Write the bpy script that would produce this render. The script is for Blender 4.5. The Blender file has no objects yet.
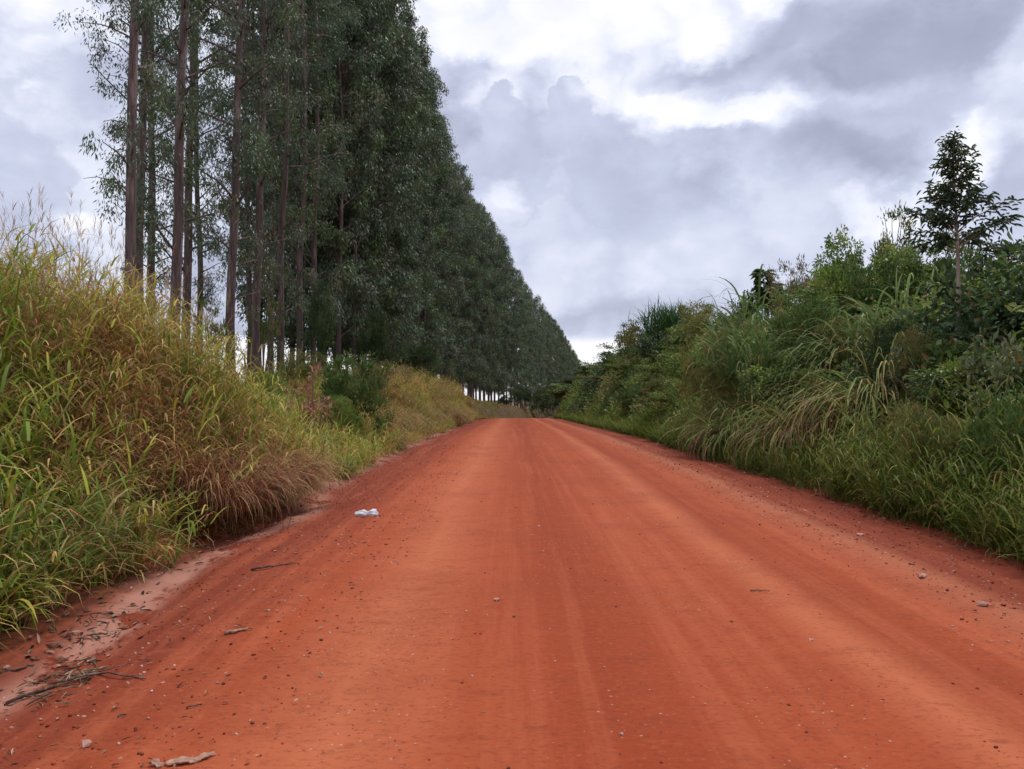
import bpy, math, random
import numpy as np
from mathutils import Vector, Matrix, noise as mnoise

random.seed(7)
rng = np.random.default_rng(7)
scene = bpy.context.scene
COL = scene.collection
F = 773.0            # focal length of the photograph in pixels
HOR = 392.0          # image row of the horizon
EYE = 1.6
R = math.radians

# ------------------------------------------------------------------ helpers
def px(x, d):
    """lateral metres of image column x at depth d"""
    return (x - 512.0) / F * d

def pz(y, d):
    """height of image row y at depth d"""
    return EYE + (HOR - y) / F * d

def sstep(t):
    t = np.clip(t, 0, 1)
    return t * t * (3 - 2 * t)

def tab(xs, ys, k=13, n=800):
    xs = np.array(xs, float); ys = np.array(ys, float)
    gx = np.linspace(xs[0], xs[-1], n)
    gy = np.interp(gx, xs, ys)
    pad = np.concatenate([np.full(k, gy[0]), gy, np.full(k, gy[-1])])
    ker = np.hanning(2 * k + 1); ker /= ker.sum()
    gy = np.convolve(pad, ker, mode='valid')
    return lambda v: np.interp(v, gx, gy)

_H = np.random.default_rng(99).random((256, 256))
def vnoise(x, y, s=1.0, octs=3):
    x = np.asarray(x, float) * s; y = np.asarray(y, float) * s
    out = 0; amp = 1; tot = 0
    for o in range(octs):
        xi = np.floor(x).astype(int); yi = np.floor(y).astype(int)
        fx = x - xi; fy = y - yi
        fx = fx * fx * (3 - 2 * fx); fy = fy * fy * (3 - 2 * fy)
        h = lambda a, b: _H[(a + 37 * o) % 256, (b + 91 * o) % 256]
        v = (h(xi, yi) * (1 - fx) + h(xi + 1, yi) * fx) * (1 - fy) + (h(xi, yi + 1) * (1 - fx) + h(xi + 1, yi + 1) * fx) * fy
        out = out + v * amp; tot += amp; amp *= .5; x = x * 2.03; y = y * 2.03
    return out / tot

# ------------------------------------------------------------------ terrain
YT = [-60, 69, 90, 110, 140, 180, 240, 320, 400, 600]
c_of = tab(YT, [0, 0, .3, 1.5, 4.8, 9.4, 17.7, 29.5, 41.5, 70])
g_of = tab([-60, 20, 30, 42, 60, 77, 90, 110, 150, 200, 250, 320, 430, 600],
           [0, 0, -.1, -.36, -.72, -1.05, -1.55, -2.4, -4.3, -6.2, -8, -9.5, -12, -13])
PL_of = tab([-60, 2, 7.5, 10, 12.6, 14.2, 22, 28, 40, 60, 80, 110, 150, 200, 250, 320, 430, 600],
            [1.6, 1.6, 1.65, 1.8, 1.85, .60, .5, 1.1, 1.65, 1.55, 1.0, 0., -1.5, -3.5, -5, -6.5, -9, -11], 6, 1600)
PR_of = tab([-60, 8, 16, 35, 60, 90, 130, 200, 300, 600],
            [2.2, 2.3, 2.5, 2.8, 3.0, 2.5, 1.0, -3, -7, -12])
UL, UR = -3.5, 4.9

def edge_l(Y): return UL + .28 * (vnoise(Y, Y * 0 + 3, .45, 2) - .5)
def edge_r(Y): return UR + .4 * (vnoise(Y, Y * 0 + 9, .35, 2) - .5)

def terrain(X, Y):
    X = np.asarray(X, float); Y = np.asarray(Y, float)
    u = X - c_of(Y); g = g_of(Y)
    road = .07 * (1 - ((u - .7) / 4.2) ** 2)
    road = road - .018 * np.exp(-((u + .75) / .35) ** 2) - .016 * np.exp(-((u - 1.35) / .35) ** 2) + .014 * np.exp(-((u - 2.05) / .16) ** 2)
    road = road + .03 * np.exp(-((u - 3.45) / .25) ** 2) * (.4 + vnoise(X, Y, 1.3, 2))
    road = road - .09 * np.exp(-((u + 3.0 + .25 * np.sin(Y * .9)) / .3) ** 2)
    rough = sstep((np.abs(u - .7) - 1.7) / .9)
    road = road + .02 * (vnoise(u, Y * .35, .8, 2) - .5) + .006 * (vnoise(u, Y * .25, 6, 3) - .5) + rough * (.045 * (vnoise(u, Y, 4.5, 3) - .5) + .035 * (vnoise(u, Y, 14, 2) - .5))
    el, er = edge_l(Y), edge_r(Y)
    tl = sstep((el - u) / 1.7)
    tr = sstep((u - er) / 3.6)
    z = g + road * (u < er + 1) * (u > el - 1)
    pl = PL_of(Y) - np.clip(-u - 19, 0, 160) * .045
    pr = PR_of(Y) - np.clip(u - 14, 0, 160) * .03
    z = np.where(u < el, z * (1 - tl) + pl * tl, z)
    z = np.where(u > er, z * (1 - tr) + pr * tr, z)
    z = z + np.where(u < el, (.45 * (vnoise(X, Y, .5, 2) - .5) + .75 * (vnoise(X + 9, Y, 1.1, 2) - .5) * (Y < 40)) * tl, 0)
    z = z + np.where(u > er, 1.0 * (vnoise(X, Y, .4, 3) - .5) * tr, 0)
    return z

def tz(X, Y): return float(terrain(np.array([X]), np.array([Y]))[0])

# ------------------------------------------------------------------ mesh building
def mk_mesh(name, V, Q, mat, col=None, smooth=False, extra=None):
    V = np.asarray(V, np.float32).reshape(-1, 3); Q = np.asarray(Q, np.int32).reshape(-1, 4)
    me = bpy.data.meshes.new(name)
    me.vertices.add(len(V)); me.vertices.foreach_set('co', V.ravel())
    me.loops.add(Q.size); me.loops.foreach_set('vertex_index', Q.ravel())
    me.polygons.add(len(Q))
    me.polygons.foreach_set('loop_start', np.arange(0, Q.size, 4, dtype=np.int32))
    me.polygons.foreach_set('loop_total', np.full(len(Q), 4, np.int32))
    if smooth: me.polygons.foreach_set('use_smooth', np.ones(len(Q), bool))
    me.materials.append(mat)
    if col is not None:
        a = me.color_attributes.new('col', 'FLOAT_COLOR', 'POINT')
        c = np.ones((len(V), 4), np.float32); c[:, :3] = np.asarray(col, np.float32).reshape(-1, 3)
        a.data.foreach_set('color', c.ravel())
    if extra:
        for k, v in extra.items():
            a = me.attributes.new(k, 'FLOAT', 'POINT'); a.data.foreach_set('value', np.asarray(v, np.float32).ravel())
    me.update(calc_edges=True); me.validate()
    return me

def link(name, me, parent=None, loc=None):
    o = bpy.data.objects.new(name, me); COL.objects.link(o)
    if parent: o.parent = parent
    if loc is not None: o.location = loc
    return o

def tag(o, label=None, cat=None, group=None, kind=None):
    if label: o['label'] = label
    if cat: o['category'] = cat
    if group: o['group'] = group
    if kind: o['kind'] = kind
    return o

def empty(name, loc, rz=0, label=None, cat=None, group=None):
    o = bpy.data.objects.new(name, None); COL.objects.link(o)
    o.location = loc; o.rotation_euler = (0, 0, rz); o.empty_display_size = .2
    return tag(o, label, cat, group)

def dup(root, loc, rz, sc, label, group=None, tilt=(0, 0)):
    r = root.copy(); COL.objects.link(r)
    r.location = loc; r.rotation_euler = (tilt[0], tilt[1], rz); r.scale = sc
    r['label'] = label
    if group: r['group'] = group
    for ch in list(root.children):
        c = ch.copy(); COL.objects.link(c); c.parent = r
    return r

class Bag:
    def __init__(s): s.V = []; s.Q = []; s.C = []; s.n = 0
    def add(s, V, Q, C):
        V = np.asarray(V).reshape(-1, 3)
        s.V.append(V); s.Q.append(np.asarray(Q).reshape(-1, 4) + s.n); s.C.append(np.asarray(C).reshape(-1, 3)); s.n += len(V)
    def mesh(s, name, mat, smooth=False):
        return mk_mesh(name, np.concatenate(s.V), np.concatenate(s.Q), mat, np.concatenate(s.C), smooth)

def tube(bag, pts, rad, col, sides=7):
    """tapered tube along pts, radii rad"""
    pts = np.asarray(pts, float); n = len(pts); rad = np.asarray(rad, float)
    T = np.gradient(pts, axis=0); T /= np.linalg.norm(T, axis=1)[:, None] + 1e-9
    up = np.array([.13, .91, .22]) if abs(T[0] @ np.array([.13, .91, .22])) < .85 else np.array([1., 0, .1])
    A = np.cross(T, up); A /= np.linalg.norm(A, axis=1)[:, None] + 1e-9
    B = np.cross(T, A)
    th = np.linspace(0, 2 * np.pi, sides, endpoint=False)
    V = pts[:, None] + rad[:, None, None] * (np.cos(th)[None, :, None] * A[:, None] + np.sin(th)[None, :, None] * B[:, None])
    i = np.arange(n - 1)[:, None] * sides; j = np.arange(sides)[None]
    Q = np.stack([i + j, i + (j + 1) % sides, i + sides + (j + 1) % sides, i + sides + j], -1)
    # caps (fan of quads)
    Vf = V.reshape(-1, 3)
    e0 = len(Vf); ends = np.array([pts[0], pts[-1]])
    caps = []
    for k in range(0, sides - 1, 2):
        caps.append([e0, (k + 2) % sides, k + 1, k])
        b = (n - 1) * sides
        caps.append([e0 + 1, b + k, b + k + 1, b + (k + 2) % sides])
    bag.add(np.concatenate([Vf, ends]), np.concatenate([Q.reshape(-1, 4), np.array(caps)]), np.tile(col, (len(Vf) + 2, 1)))

def unit(v): return v / (np.linalg.norm(v, axis=-1, keepdims=True) + 1e-9)

def leaves(bag, P, axis, nrm, L, W, C, fold=False, droop=0.0):
    """leaf blades: diamonds, or two folded halves with a drooping tip when fold"""
    n = len(P); axis = unit(axis); side = unit(np.cross(axis, nrm)); up = np.cross(side, axis)
    L = np.broadcast_to(L, (n,))[:, None]; W = np.broadcast_to(W, (n,))[:, None]
    if not fold:
        V = np.stack([P, P + axis * L * .42 + side * W * .5, P + axis * L, P + axis * L * .42 - side * W * .5], 1)
        Q = np.arange(n * 4).reshape(n, 4); m = 4
    else:
        mid = P + axis * L * .5 + up * L * droop * .1
        tip = P + axis * L * .97 - up * L * droop * .25
        lift = up * W * .16
        l1 = P + axis * L * .28 + side * W * .5 + lift; l2 = P + axis * L * .68 + side * W * .36 + lift - up * L * droop * .06
        r1 = P + axis * L * .28 - side * W * .5 + lift; r2 = P + axis * L * .68 - side * W * .36 + lift - up * L * droop * .06
        V = np.stack([P, l1, l2, tip, r2, r1], 1)
        b = np.arange(n)[:, None] * 6
        Q = np.concatenate([b + np.array([0, 1, 2, 3]), b + np.array([0, 3, 4, 5])], 1).reshape(-1, 4); m = 6
    bag.add(V, Q, np.repeat(C, m, axis=0))

def blades(bag, P, az, L, W, lean, droop, C0, C1, K=4, twist=None):
    n = len(P); s = np.linspace(0, 1, K + 1)
    th = lean[:, None] + droop[:, None] * ((s[None, :-1] + .5 / K) ** 1.5)
    dl = (L / K)[:, None]
    hx = np.concatenate([np.zeros((n, 1)), np.cumsum(np.sin(th) * dl, 1)], 1)
    hz = np.concatenate([np.zeros((n, 1)), np.cumsum(np.cos(th) * dl, 1)], 1)
    ca, sa = np.cos(az), np.sin(az)
    ctr = P[:, None] + np.stack([hx * ca[:, None], hx * sa[:, None], hz], -1)
    tw = az + np.pi / 2 + (twist if twist is not None else rng.normal(0, .5, n))
    wd = np.stack([np.cos(tw), np.sin(tw), np.zeros(n)], -1)[:, None] * (W[:, None] * (1.02 - s[None] ** 2.2) * (.65 + .7 * s[None] * (1 - s[None]) * 2))[..., None] * .5
    V = np.stack([ctr - wd, ctr + wd], 2)             # n,K+1,2,3
    b = np.arange(n)[:, None, None] * (2 * (K + 1)) + np.arange(K)[None, :, None] * 2
    Q = b + np.array([0, 1, 3, 2])
    C = C0[:, None] * (1 - s[None, :, None]) + C1[:, None] * s[None, :, None]
    C = np.repeat(C[:, :, None], 2, 2)
    bag.add(V, Q, C)

# ------------------------------------------------------------------ materials
def new_mat(name):
    m = bpy.data.materials.new(name); m.use_nodes = True
    nt = m.node_tree; nt.nodes.clear()
    out = nt.nodes.new('ShaderNodeOutputMaterial')
    return m, nt, out

def foliage_mat(name, rough=.5, trans=.3, spec=.3, vary=.25, tint=(1, 1, 1)):
    m, nt, out = new_mat(name); N = nt.nodes; Lk = nt.links
    at = N.new('ShaderNodeAttribute'); at.attribute_name = 'col'
    oi = N.new('ShaderNodeObjectInfo')
    mr = N.new('ShaderNodeMapRange'); mr.inputs['To Min'].default_value = 1 - vary; mr.inputs['To Max'].default_value = 1 + vary
    Lk.new(oi.outputs['Random'], mr.inputs['Value'])
    mu = N.new('ShaderNodeVectorMath'); mu.operation = 'SCALE'
    Lk.new(at.outputs['Color'], mu.inputs[0]); Lk.new(mr.outputs[0], mu.inputs['Scale'])
    ti = N.new('ShaderNodeVectorMath'); ti.operation = 'MULTIPLY'; ti.inputs[1].default_value = tint
    Lk.new(mu.outputs[0], ti.inputs[0])
    p = N.new('ShaderNodeBsdfPrincipled'); p.inputs['Roughness'].default_value = rough
    p.inputs['Specular IOR Level'].default_value = spec
    Lk.new(ti.outputs[0], p.inputs['Base Color'])
    t = N.new('ShaderNodeBsdfTranslucent'); Lk.new(ti.outputs[0], t.inputs['Color'])
    mx = N.new('ShaderNodeMixShader'); mx.inputs[0].default_value = trans
    Lk.new(p.outputs[0], mx.inputs[1]); Lk.new(t.outputs[0], mx.inputs[2])
    Lk.new(mx.outputs[0], out.inputs['Surface'])
    return m

def bark_mat(name, c1, c2, scale=(7, 7, .7)):
    m, nt, out = new_mat(name); N = nt.nodes; Lk = nt.links
    tc = N.new('ShaderNodeTexCoord'); mp = N.new('ShaderNodeMapping'); mp.inputs['Scale'].default_value = scale
    Lk.new(tc.outputs['Object'], mp.inputs['Vector'])
    no = N.new('ShaderNodeTexNoise'); no.inputs['Scale'].default_value = 1.6; no.inputs['Detail'].default_value = 6; no.inputs['Roughness'].default_value = .65
    Lk.new(mp.outputs[0], no.inputs['Vector'])
    cr = N.new('ShaderNodeValToRGB'); cr.color_ramp.elements[0].position = .35; cr.color_ramp.elements[1].position = .68
    cr.color_ramp.elements[0].color = (*c1, 1); cr.color_ramp.elements[1].color = (*c2, 1)
    Lk.new(no.outputs['Fac'], cr.inputs[0])
    mp2 = N.new('ShaderNodeMapping'); mp2.inputs['Scale'].default_value = (scale[0] * .35, scale[1] * .35, scale[2] * .6)
    Lk.new(tc.outputs['Object'], mp2.inputs['Vector'])
    n2 = N.new('ShaderNodeTexNoise'); n2.inputs['Scale'].default_value = 1.3; n2.inputs['Detail'].default_value = 4; n2.inputs['Roughness'].default_value = .6
    Lk.new(mp2.outputs[0], n2.inputs['Vector'])
    r2 = N.new('ShaderNodeValToRGB'); r2.color_ramp.elements[0].position = .55; r2.color_ramp.elements[1].position = .62
    r2.color_ramp.elements[0].color = (0, 0, 0, 1); r2.color_ramp.elements[1].color = (.75, .75, .75, 1)
    Lk.new(n2.outputs['Fac'], r2.inputs[0])
    m2 = N.new('ShaderNodeMix'); m2.data_type = 'RGBA'; m2.inputs[7].default_value = (c2[0] * 1.5, c2[1] * 1.6, c2[2] * 1.6, 1)
    Lk.new(r2.outputs[0], m2.inputs[0]); Lk.new(cr.outputs[0], m2.inputs[6])
    p = N.new('ShaderNodeBsdfPrincipled'); p.inputs['Roughness'].default_value = .85; p.inputs['Specular IOR Level'].default_value = .2
    Lk.new(m2.outputs[2], p.inputs['Base Color'])
    bp = N.new('ShaderNodeBump'); bp.inputs['Strength'].default_value = .6; bp.inputs['Distance'].default_value = .03
    Lk.new(no.outputs['Fac'], bp.inputs['Height']); Lk.new(bp.outputs[0], p.inputs['Normal'])
    Lk.new(p.outputs[0], out.inputs['Surface'])
    return m

def plain_mat(name, c1, c2, scale=8, rough=.85, bump=.3, dist=.01):
    m, nt, out = new_mat(name); N = nt.nodes; Lk = nt.links
    tc = N.new('ShaderNodeTexCoord')
    no = N.new('ShaderNodeTexNoise'); no.inputs['Scale'].default_value = scale; no.inputs['Detail'].default_value = 7; no.inputs['Roughness'].default_value = .65
    Lk.new(tc.outputs['Object'], no.inputs['Vector'])
    cr = N.new('ShaderNodeValToRGB'); cr.color_ramp.elements[0].position = .32; cr.color_ramp.elements[1].position = .7
    cr.color_ramp.elements[0].color = (*c1, 1); cr.color_ramp.elements[1].color = (*c2, 1)
    Lk.new(no.outputs['Fac'], cr.inputs[0])
    p = N.new('ShaderNodeBsdfPrincipled'); p.inputs['Roughness'].default_value = rough; p.inputs['Specular IOR Level'].default_value = .25
    Lk.new(cr.outputs[0], p.inputs['Base Color'])
    bp = N.new('ShaderNodeBump'); bp.inputs['Strength'].default_value = bump; bp.inputs['Distance'].default_value = dist
    Lk.new(no.outputs['Fac'], bp.inputs['Height']); Lk.new(bp.outputs[0], p.inputs['Normal'])
    Lk.new(p.outputs[0], out.inputs['Surface'])
    return m

def road_mat():
    m, nt, out = new_mat('red_laterite'); N = nt.nodes; Lk = nt.links
    def math_(op, a, b=None, c=None):
        n = N.new('ShaderNodeMath'); n.operation = op
        for i, v in enumerate((a, b, c)):
            if v is None: continue
            if isinstance(v, (int, float)): n.inputs[i].default_value = v
            else: Lk.new(v, n.inputs[i])
        return n.outputs[0]
    def noise(scale, sx, sy, detail=6, rough=.6, w=0):
        mp = N.new('ShaderNodeMapping'); mp.inputs['Scale'].default_value = (sx, sy, 1); mp.inputs['Location'].default_value = (w * 3.7, w * 5.1, w)
        Lk.new(tc.outputs['Object'], mp.inputs['Vector'])
        n = N.new('ShaderNodeTexNoise'); n.inputs['Scale'].default_value = scale; n.inputs['Detail'].default_value = detail; n.inputs['Roughness'].default_value = rough
        Lk.new(mp.outputs[0], n.inputs['Vector']); return n.outputs['Fac']
    def ramp(fac, els):
        r = N.new('ShaderNodeValToRGB'); e = r.color_ramp.elements
        while len(e) < len(els): e.new(.5)
        for i, (p_, c_) in enumerate(els): e[i].position = p_; e[i].color = (*c_, 1)
        if fac is not None: Lk.new(fac, r.inputs[0])
        return r.outputs[0]
    def mix(f, a, b, mode='MIX'):
        n = N.new('ShaderNodeMix'); n.data_type = 'RGBA'; n.blend_type = mode
        if isinstance(f, (int, float)): n.inputs[0].default_value = f
        else: Lk.new(f, n.inputs[0])
        for i, v in ((6, a), (7, b)):
            if isinstance(v, tuple): n.inputs[i].default_value = (*v, 1)
            else: Lk.new(v, n.inputs[i])
        return n.outputs[2]
    tc = N.new('ShaderNodeTexCoord')
    au = N.new('ShaderNodeAttribute'); au.attribute_name = 'u'
    asl = N.new('ShaderNodeAttribute'); asl.attribute_name = 'silt'
    # lateral coordinate wobbling along the road
    wob = noise(.35, 1, .35, 3, .5, 1)
    u = math_('ADD', au.outputs['Fac'], math_('MULTIPLY', math_('SUBTRACT', wob, .5), .55))
    un = math_('DIVIDE', math_('ADD', u, 5), 10)                       # -5..5 -> 0..1
    def P(v): return (v + 5) / 10
    deep = (.232, .038, .0105); mid = (.285, .053, .0165); pale = (.385, .103, .042); edge = (.165, .029, .0115)
    band = ramp(un, [(P(-3.25), (.085, .026, .013)), (P(-2.95), edge), (P(-2.2), edge), (P(-1.5), mid), (P(-.8), pale), (P(-.1), mid), (P(.5), deep), (P(1.2), mid),
                     (P(1.75), mid), (P(2.05), pale), (P(2.4), deep), (P(2.95), mid), (P(3.4), (.31, .095, .045)), (P(3.75), edge), (P(5), edge)])
    streak = noise(2.2, 2.6, .06, 6, .62, 2)                              # long wheel streaks
    c = mix(math_('MULTIPLY', math_('SUBTRACT', streak, .46), 3.0), band, (.345, .082, .033))
    cross = noise(4.0, .7, 1.6, 9, .78, 3)                              # short crosswise ripples and crusts
    c = mix(ramp(cross, [(.36, (.5, .5, .5)), (.46, (0, 0, 0))]), c, (.18, .034, .012))
    c = mix(ramp(cross, [(.56, (0, 0, 0)), (.75, (.4, .4, .4))]), c, pale)
    blot = noise(.7, 1, 1, 6, .65, 4)
    c = mix(ramp(blot, [(.34, (.35, .35, .35)), (.52, (0, 0, 0))]), c, (.19, .036, .013))
    grain = noise(30, .8, 1.2, 5, .75, 5)
    c = mix(ramp(grain, [(.32, (.65, .65, .65)), (.47, (0, 0, 0))]), c, (.13, .026, .015))
    c = mix(ramp(grain, [(.58, (0, 0, 0)), (.72, (.7, .7, .7))]), c, (.34, .115, .05))
    # small grit
    vo = N.new('ShaderNodeTexVoronoi'); vo.inputs['Scale'].default_value = 24; Lk.new(tc.outputs['Object'], vo.inputs['Vector'])
    grit = math_('MULTIPLY', math_('LESS_THAN', vo.outputs['Distance'], .16), math_('GREATER_THAN', noise(1.4, 1, 1, 3, .6, 6), .53))
    sep = N.new('ShaderNodeSeparateColor'); Lk.new(vo.outputs['Color'], sep.inputs[0])
    gc = ramp(sep.outputs[0], [(.3, (.09, .026, .018)), (.6, (.2, .05, .03)), (.85, (.40, .22, .16))])
    c = mix(math_('MULTIPLY', grit, .85), c, gc)
    # pinkish silt washed into the gutter
    sn = noise(1.7, 1, .8, 6, .65, 7)
    sf = math_('MULTIPLY', asl.outputs['Fac'], ramp(sn, [(.43, (0, 0, 0)), (.48, (1, 1, 1))]))
    c = mix(math_('MULTIPLY', sf, .85), c, mix(sn, (.26, .10, .065), (.50, .25, .18)))
    p = N.new('ShaderNodeBsdfPrincipled'); p.inputs['Specular IOR Level'].default_value = .15
    Lk.new(math_('SUBTRACT', .9, math_('MULTIPLY', sf, .25)), p.inputs['Roughness'])
    Lk.new(c, p.inputs['Base Color'])
    h = math_('ADD', math_('MULTIPLY', cross, 1.0), math_('ADD', math_('MULTIPLY', grain, .55), math_('MULTIPLY', grit, .25)))
    h = math_('MULTIPLY', h, math_('SUBTRACT', 1, math_('MULTIPLY', sf, .7)))
    bp = N.new('ShaderNodeBump'); bp.inputs['Strength'].default_value = .45; bp.inputs['Distance'].default_value = .018
    Lk.new(h, bp.inputs['Height']); Lk.new(bp.outputs[0], p.inputs['Normal'])
    Lk.new(p.outputs[0], out.inputs['Surface'])
    return m

M_road = road_mat()
M_ground = plain_mat('bank_soil', (.075, .038, .02), (.10, .075, .03), 3, .95, .6, .05)
M_euc = foliage_mat('eucalyptus_leaf', .5, .24, .3, .2)
M_leaf = foliage_mat('shrub_leaf', .5, .28, .25, .2)
M_grass = foliage_mat('grass_blade', .65, .34, .12, .0)
M_bark = bark_mat('eucalyptus_bark', (.050, .034, .031), (.165, .110, .098))
M_stem = bark_mat('pale_stem_bark', (.10, .065, .045), (.27, .19, .14), (12, 12, 2))
M_young = bark_mat('young_tree_bark', (.22, .16, .12), (.42, .33, .26), (12, 12, 2))
M_stick = bark_mat('dead_wood', (.05, .03, .022), (.19, .11, .08), (20, 20, 8))
M_stone = plain_mat('pale_stone', (.28, .11, .07), (.50, .32, .25), 14, .8, .5, .01)
M_clod = plain_mat('red_clod', (.10, .025, .016), (.22, .05, .03), 14, .95, .6, .01)
M_barkpiece = plain_mat('peeled_bark', (.24, .11, .07), (.52, .34, .24), 10, .8, .5, .01)
M_litter = foliage_mat('dry_litter', .8, .1, .15, 0)

# ------------------------------------------------------------------ the ground and the road
ys = [-45.0]
while ys[-1] < 1500:
    a = ys[-1]
    ys.append(a + (1.5 if a < -3 else max(.035, (abs(a) if a > 2 else 2) * .011) if a < 120 else a * .03))
ys = np.array(ys)
def grid_mesh(name, Xg, Yg, mat, extra=None, zoff=0):
    Z = terrain(Xg, Yg) + zoff
    V = np.stack([Xg, Yg, Z], -1); nr, nc = Xg.shape
    i = np.arange(nr - 1)[:, None] * nc; j = np.arange(nc - 1)[None]
    Q = np.stack([i + j, i + j + 1, i + nc + j + 1, i + nc + j], -1)
    return mk_mesh(name, V, Q, mat, smooth=True, extra=extra)

yr = ys[ys < 470]
t = np.linspace(0, 1, 150)
el, er = edge_l(yr)[:, None] - .25, edge_r(yr)[:, None] + .25
U = el + (er - el) * t[None]
Yg = np.repeat(yr[:, None], len(t), 1)
Xg = U + c_of(yr)[:, None]
silt = np.exp(-((U + 2.86 + .17 * np.sin(Yg * 1.1)) / .17) ** 2) * sstep((14 - Yg) / 4) * 1.3
silt = np.maximum(silt, .8 * np.exp(-((U + 3.3) / .3) ** 2) * sstep((46 - Yg) / 10) * sstep((Yg - 9) / 3))
road = link('dirt_road', grid_mesh('dirt_road', Xg, Yg, M_road, {'u': U, 'silt': np.clip(silt, 0, 1)}))
tag(road, 'red laterite dirt road with pale wheel tracks', None, None, 'structure')
def side(sgn):
    off = np.concatenate([[0], np.cumsum(np.geomspace(.12, 90, 52))])
    e = (edge_l(ys) - .24 if sgn < 0 else edge_r(ys) + .24)[:, None]
    Xs = e + sgn * off[None] + c_of(ys)[:, None]
    Ys = np.repeat(ys[:, None], len(off), 1)
    if sgn < 0: Xs = Xs[:, ::-1]; Ys = Ys[:, ::-1]
    return link('ground', grid_mesh('ground', Xs, Ys, M_ground))
for s_ in (-1, 1): tag(side(s_), None, None, None, 'structure')
# far end behind the road's last bend
yy = ys[ys >= 465]
Xe = np.linspace(-6, 8, 8)[None] + c_of(yy)[:, None]
tag(link('ground', grid_mesh('ground', Xe, np.repeat(yy[:, None], 8, 1), M_ground, zoff=-.05)), None, None, None, 'structure')

# ------------------------------------------------------------------ eucalyptus trees
def pick(pal, n, jit=.2):
    pal = np.array(pal, float); i = rng.integers(0, len(pal), n)
    return pal[i] * (1 + rng.uniform(-jit, jit, (n, 1)))

EUC = [(.080, .115, .056), (.094, .128, .070), (.068, .104, .045), (.108, .134, .080), (.092, .136, .048), (.118, .130, .066)]
def make_euc(seed, zmin, nl, per, leafL, leafW, tw, dense, rmax=3.0, H=34.0):
    global rng
    rng = np.random.default_rng(seed)
    tr = Bag(); cr = Bag()
    zz = np.linspace(0, H, 22)
    ph = rng.uniform(0, 6, 2)
    cx = .17 * np.sin(zz * .22 + ph[0]) * zz / 12 + .035 * np.sin(zz * .9 + ph[1]); cy = .17 * np.sin(zz * .19 + ph[1]) * zz / 12 + .035 * np.sin(zz * .8 + ph[0])
    rr = .175 * (1 - zz / H * .86) * (1 + .5 * np.exp(-zz / .35))
    pts = np.stack([cx, cy, zz - .4], -1)
    tube(tr, pts, rr, (1, 1, 1), 9)
    for i in range(nl):
        f = (i + rng.random()) / nl
        z0 = zmin + (H - .6 - zmin) * f ** .95
        base = np.array([np.interp(z0, zz, cx), np.interp(z0, zz, cy), z0 - .4])
        prof = rmax * (.72 + .28 * math.sin(f * 3.0)) * (1 if f < .6 else 1 - .75 * ((f - .6) / .4) ** 1.6)
        ln = prof * rng.uniform(.6, 1.12)
        az = rng.uniform(0, 2 * np.pi); e0 = rng.uniform(.15, .95)
        s = np.linspace(0, 1, 7)
        ang = e0 + .25 * s - 1.1 * s ** 3
        dx = np.concatenate([[0], np.cumsum(np.cos(ang[:-1]) * ln / 6)]); dz = np.concatenate([[0], np.cumsum(np.sin(ang[:-1]) * ln / 6)])
        wig = az + .25 * np.sin(s * 5 + rng.uniform(0, 6)) * s
        lp = base + np.stack([dx * np.cos(wig), dx * np.sin(wig), dz], -1)
        r0 = .05 * (1 - f * .6) * ln / 3 + .012
        tube(tr, lp, r0 * (1 - .82 * s), (1, 1, 1), 5)
        # hanging leaf bunches along the outer part of the limb
        ntw = max(2, int(round(tw * ln / 3)))
        tt = rng.uniform(.28, 1.0, ntw) ** .8
        tp = np.stack([np.interp(tt, s, lp[:, k]) for k in range(3)], -1) + rng.normal(0, .22, (ntw, 3))
        rad = rng.uniform(.26, .52, ntw) * dense
        n = ntw * per
        q = rng.normal(0, 1, (ntw, per, 3)); q = unit(q) * rng.random((ntw, per, 1)) ** .45
        P = (tp[:, None] + q * rad[:, None, None] * np.array([1, 1, 1.15]) - np.array([0, 0, .22]) * dense).reshape(-1, 3)
        ax = np.stack([rng.normal(0, .5, n), rng.normal(0, .5, n), -1 + rng.normal(0, .35, n)], -1) + q.reshape(-1, 3) * np.array([.55, .55, .1])
        nr = q.reshape(-1, 3) + rng.normal(0, .5, (n, 3)) + np.array([0, 0, .25])
        base_c = pick(EUC, 1, .12) * rng.uniform(.78, 1.22, (ntw, 1))
        C = np.repeat(base_c, per, 0) * (1 + rng.uniform(-.14, .14, (n, 1)))
        dry = rng.random(n) < .010
        C[dry] = (.22, .10, .05)
        leaves(cr, P, ax, nr, leafL * rng.uniform(.7, 1.25, n), leafW * rng.uniform(.7, 1.2, n), C)
    return tr.mesh('trunk', M_bark, True), cr.mesh('crown', M_euc)

G_EUC = 'eucalyptus trees in the roadside plantation'
protos_near, protos_wall = [], []
for k, a in enumerate([(11, 6.0, 50, 75, .17, .042, 5, .9), (12, 4.0, 64, 66, .17, .044, 5.5, 1.), (13, 3.4, 68, 66, .17, .044, 5.5, 1.), (14, 5.0, 60, 66, .17, .044, 5.5, 1.)]):
    protos_near.append(make_euc(*a, rmax=2.7 if k == 0 else 3.1))
for k, a in enumerate([(21, 3.4, 96, 72, .27, .085, 4.6, 1.3), (22, 3.0, 100, 72, .27, .085, 4.6, 1.3), (23, 4.0, 92, 72, .28, .085, 4.6, 1.35), (24, 3.2, 98, 72, .27, .085, 4.6, 1.25), (25, 3.7, 92, 72, .27, .085, 4.6, 1.35)]):
    protos_wall.append(make_euc(*a, rmax=(3.5, 3.8, 3.3, 3.6, 3.9)[k]))
rng = np.random.default_rng(5)

def euc_tree(pr, loc, rz, sc, label):
    e = empty('eucalyptus_tree', loc, rz, label, 'tree', G_EUC); e.scale = sc
    link('trunk', pr[0], e); link('crown', pr[1], e)
    return e

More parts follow.
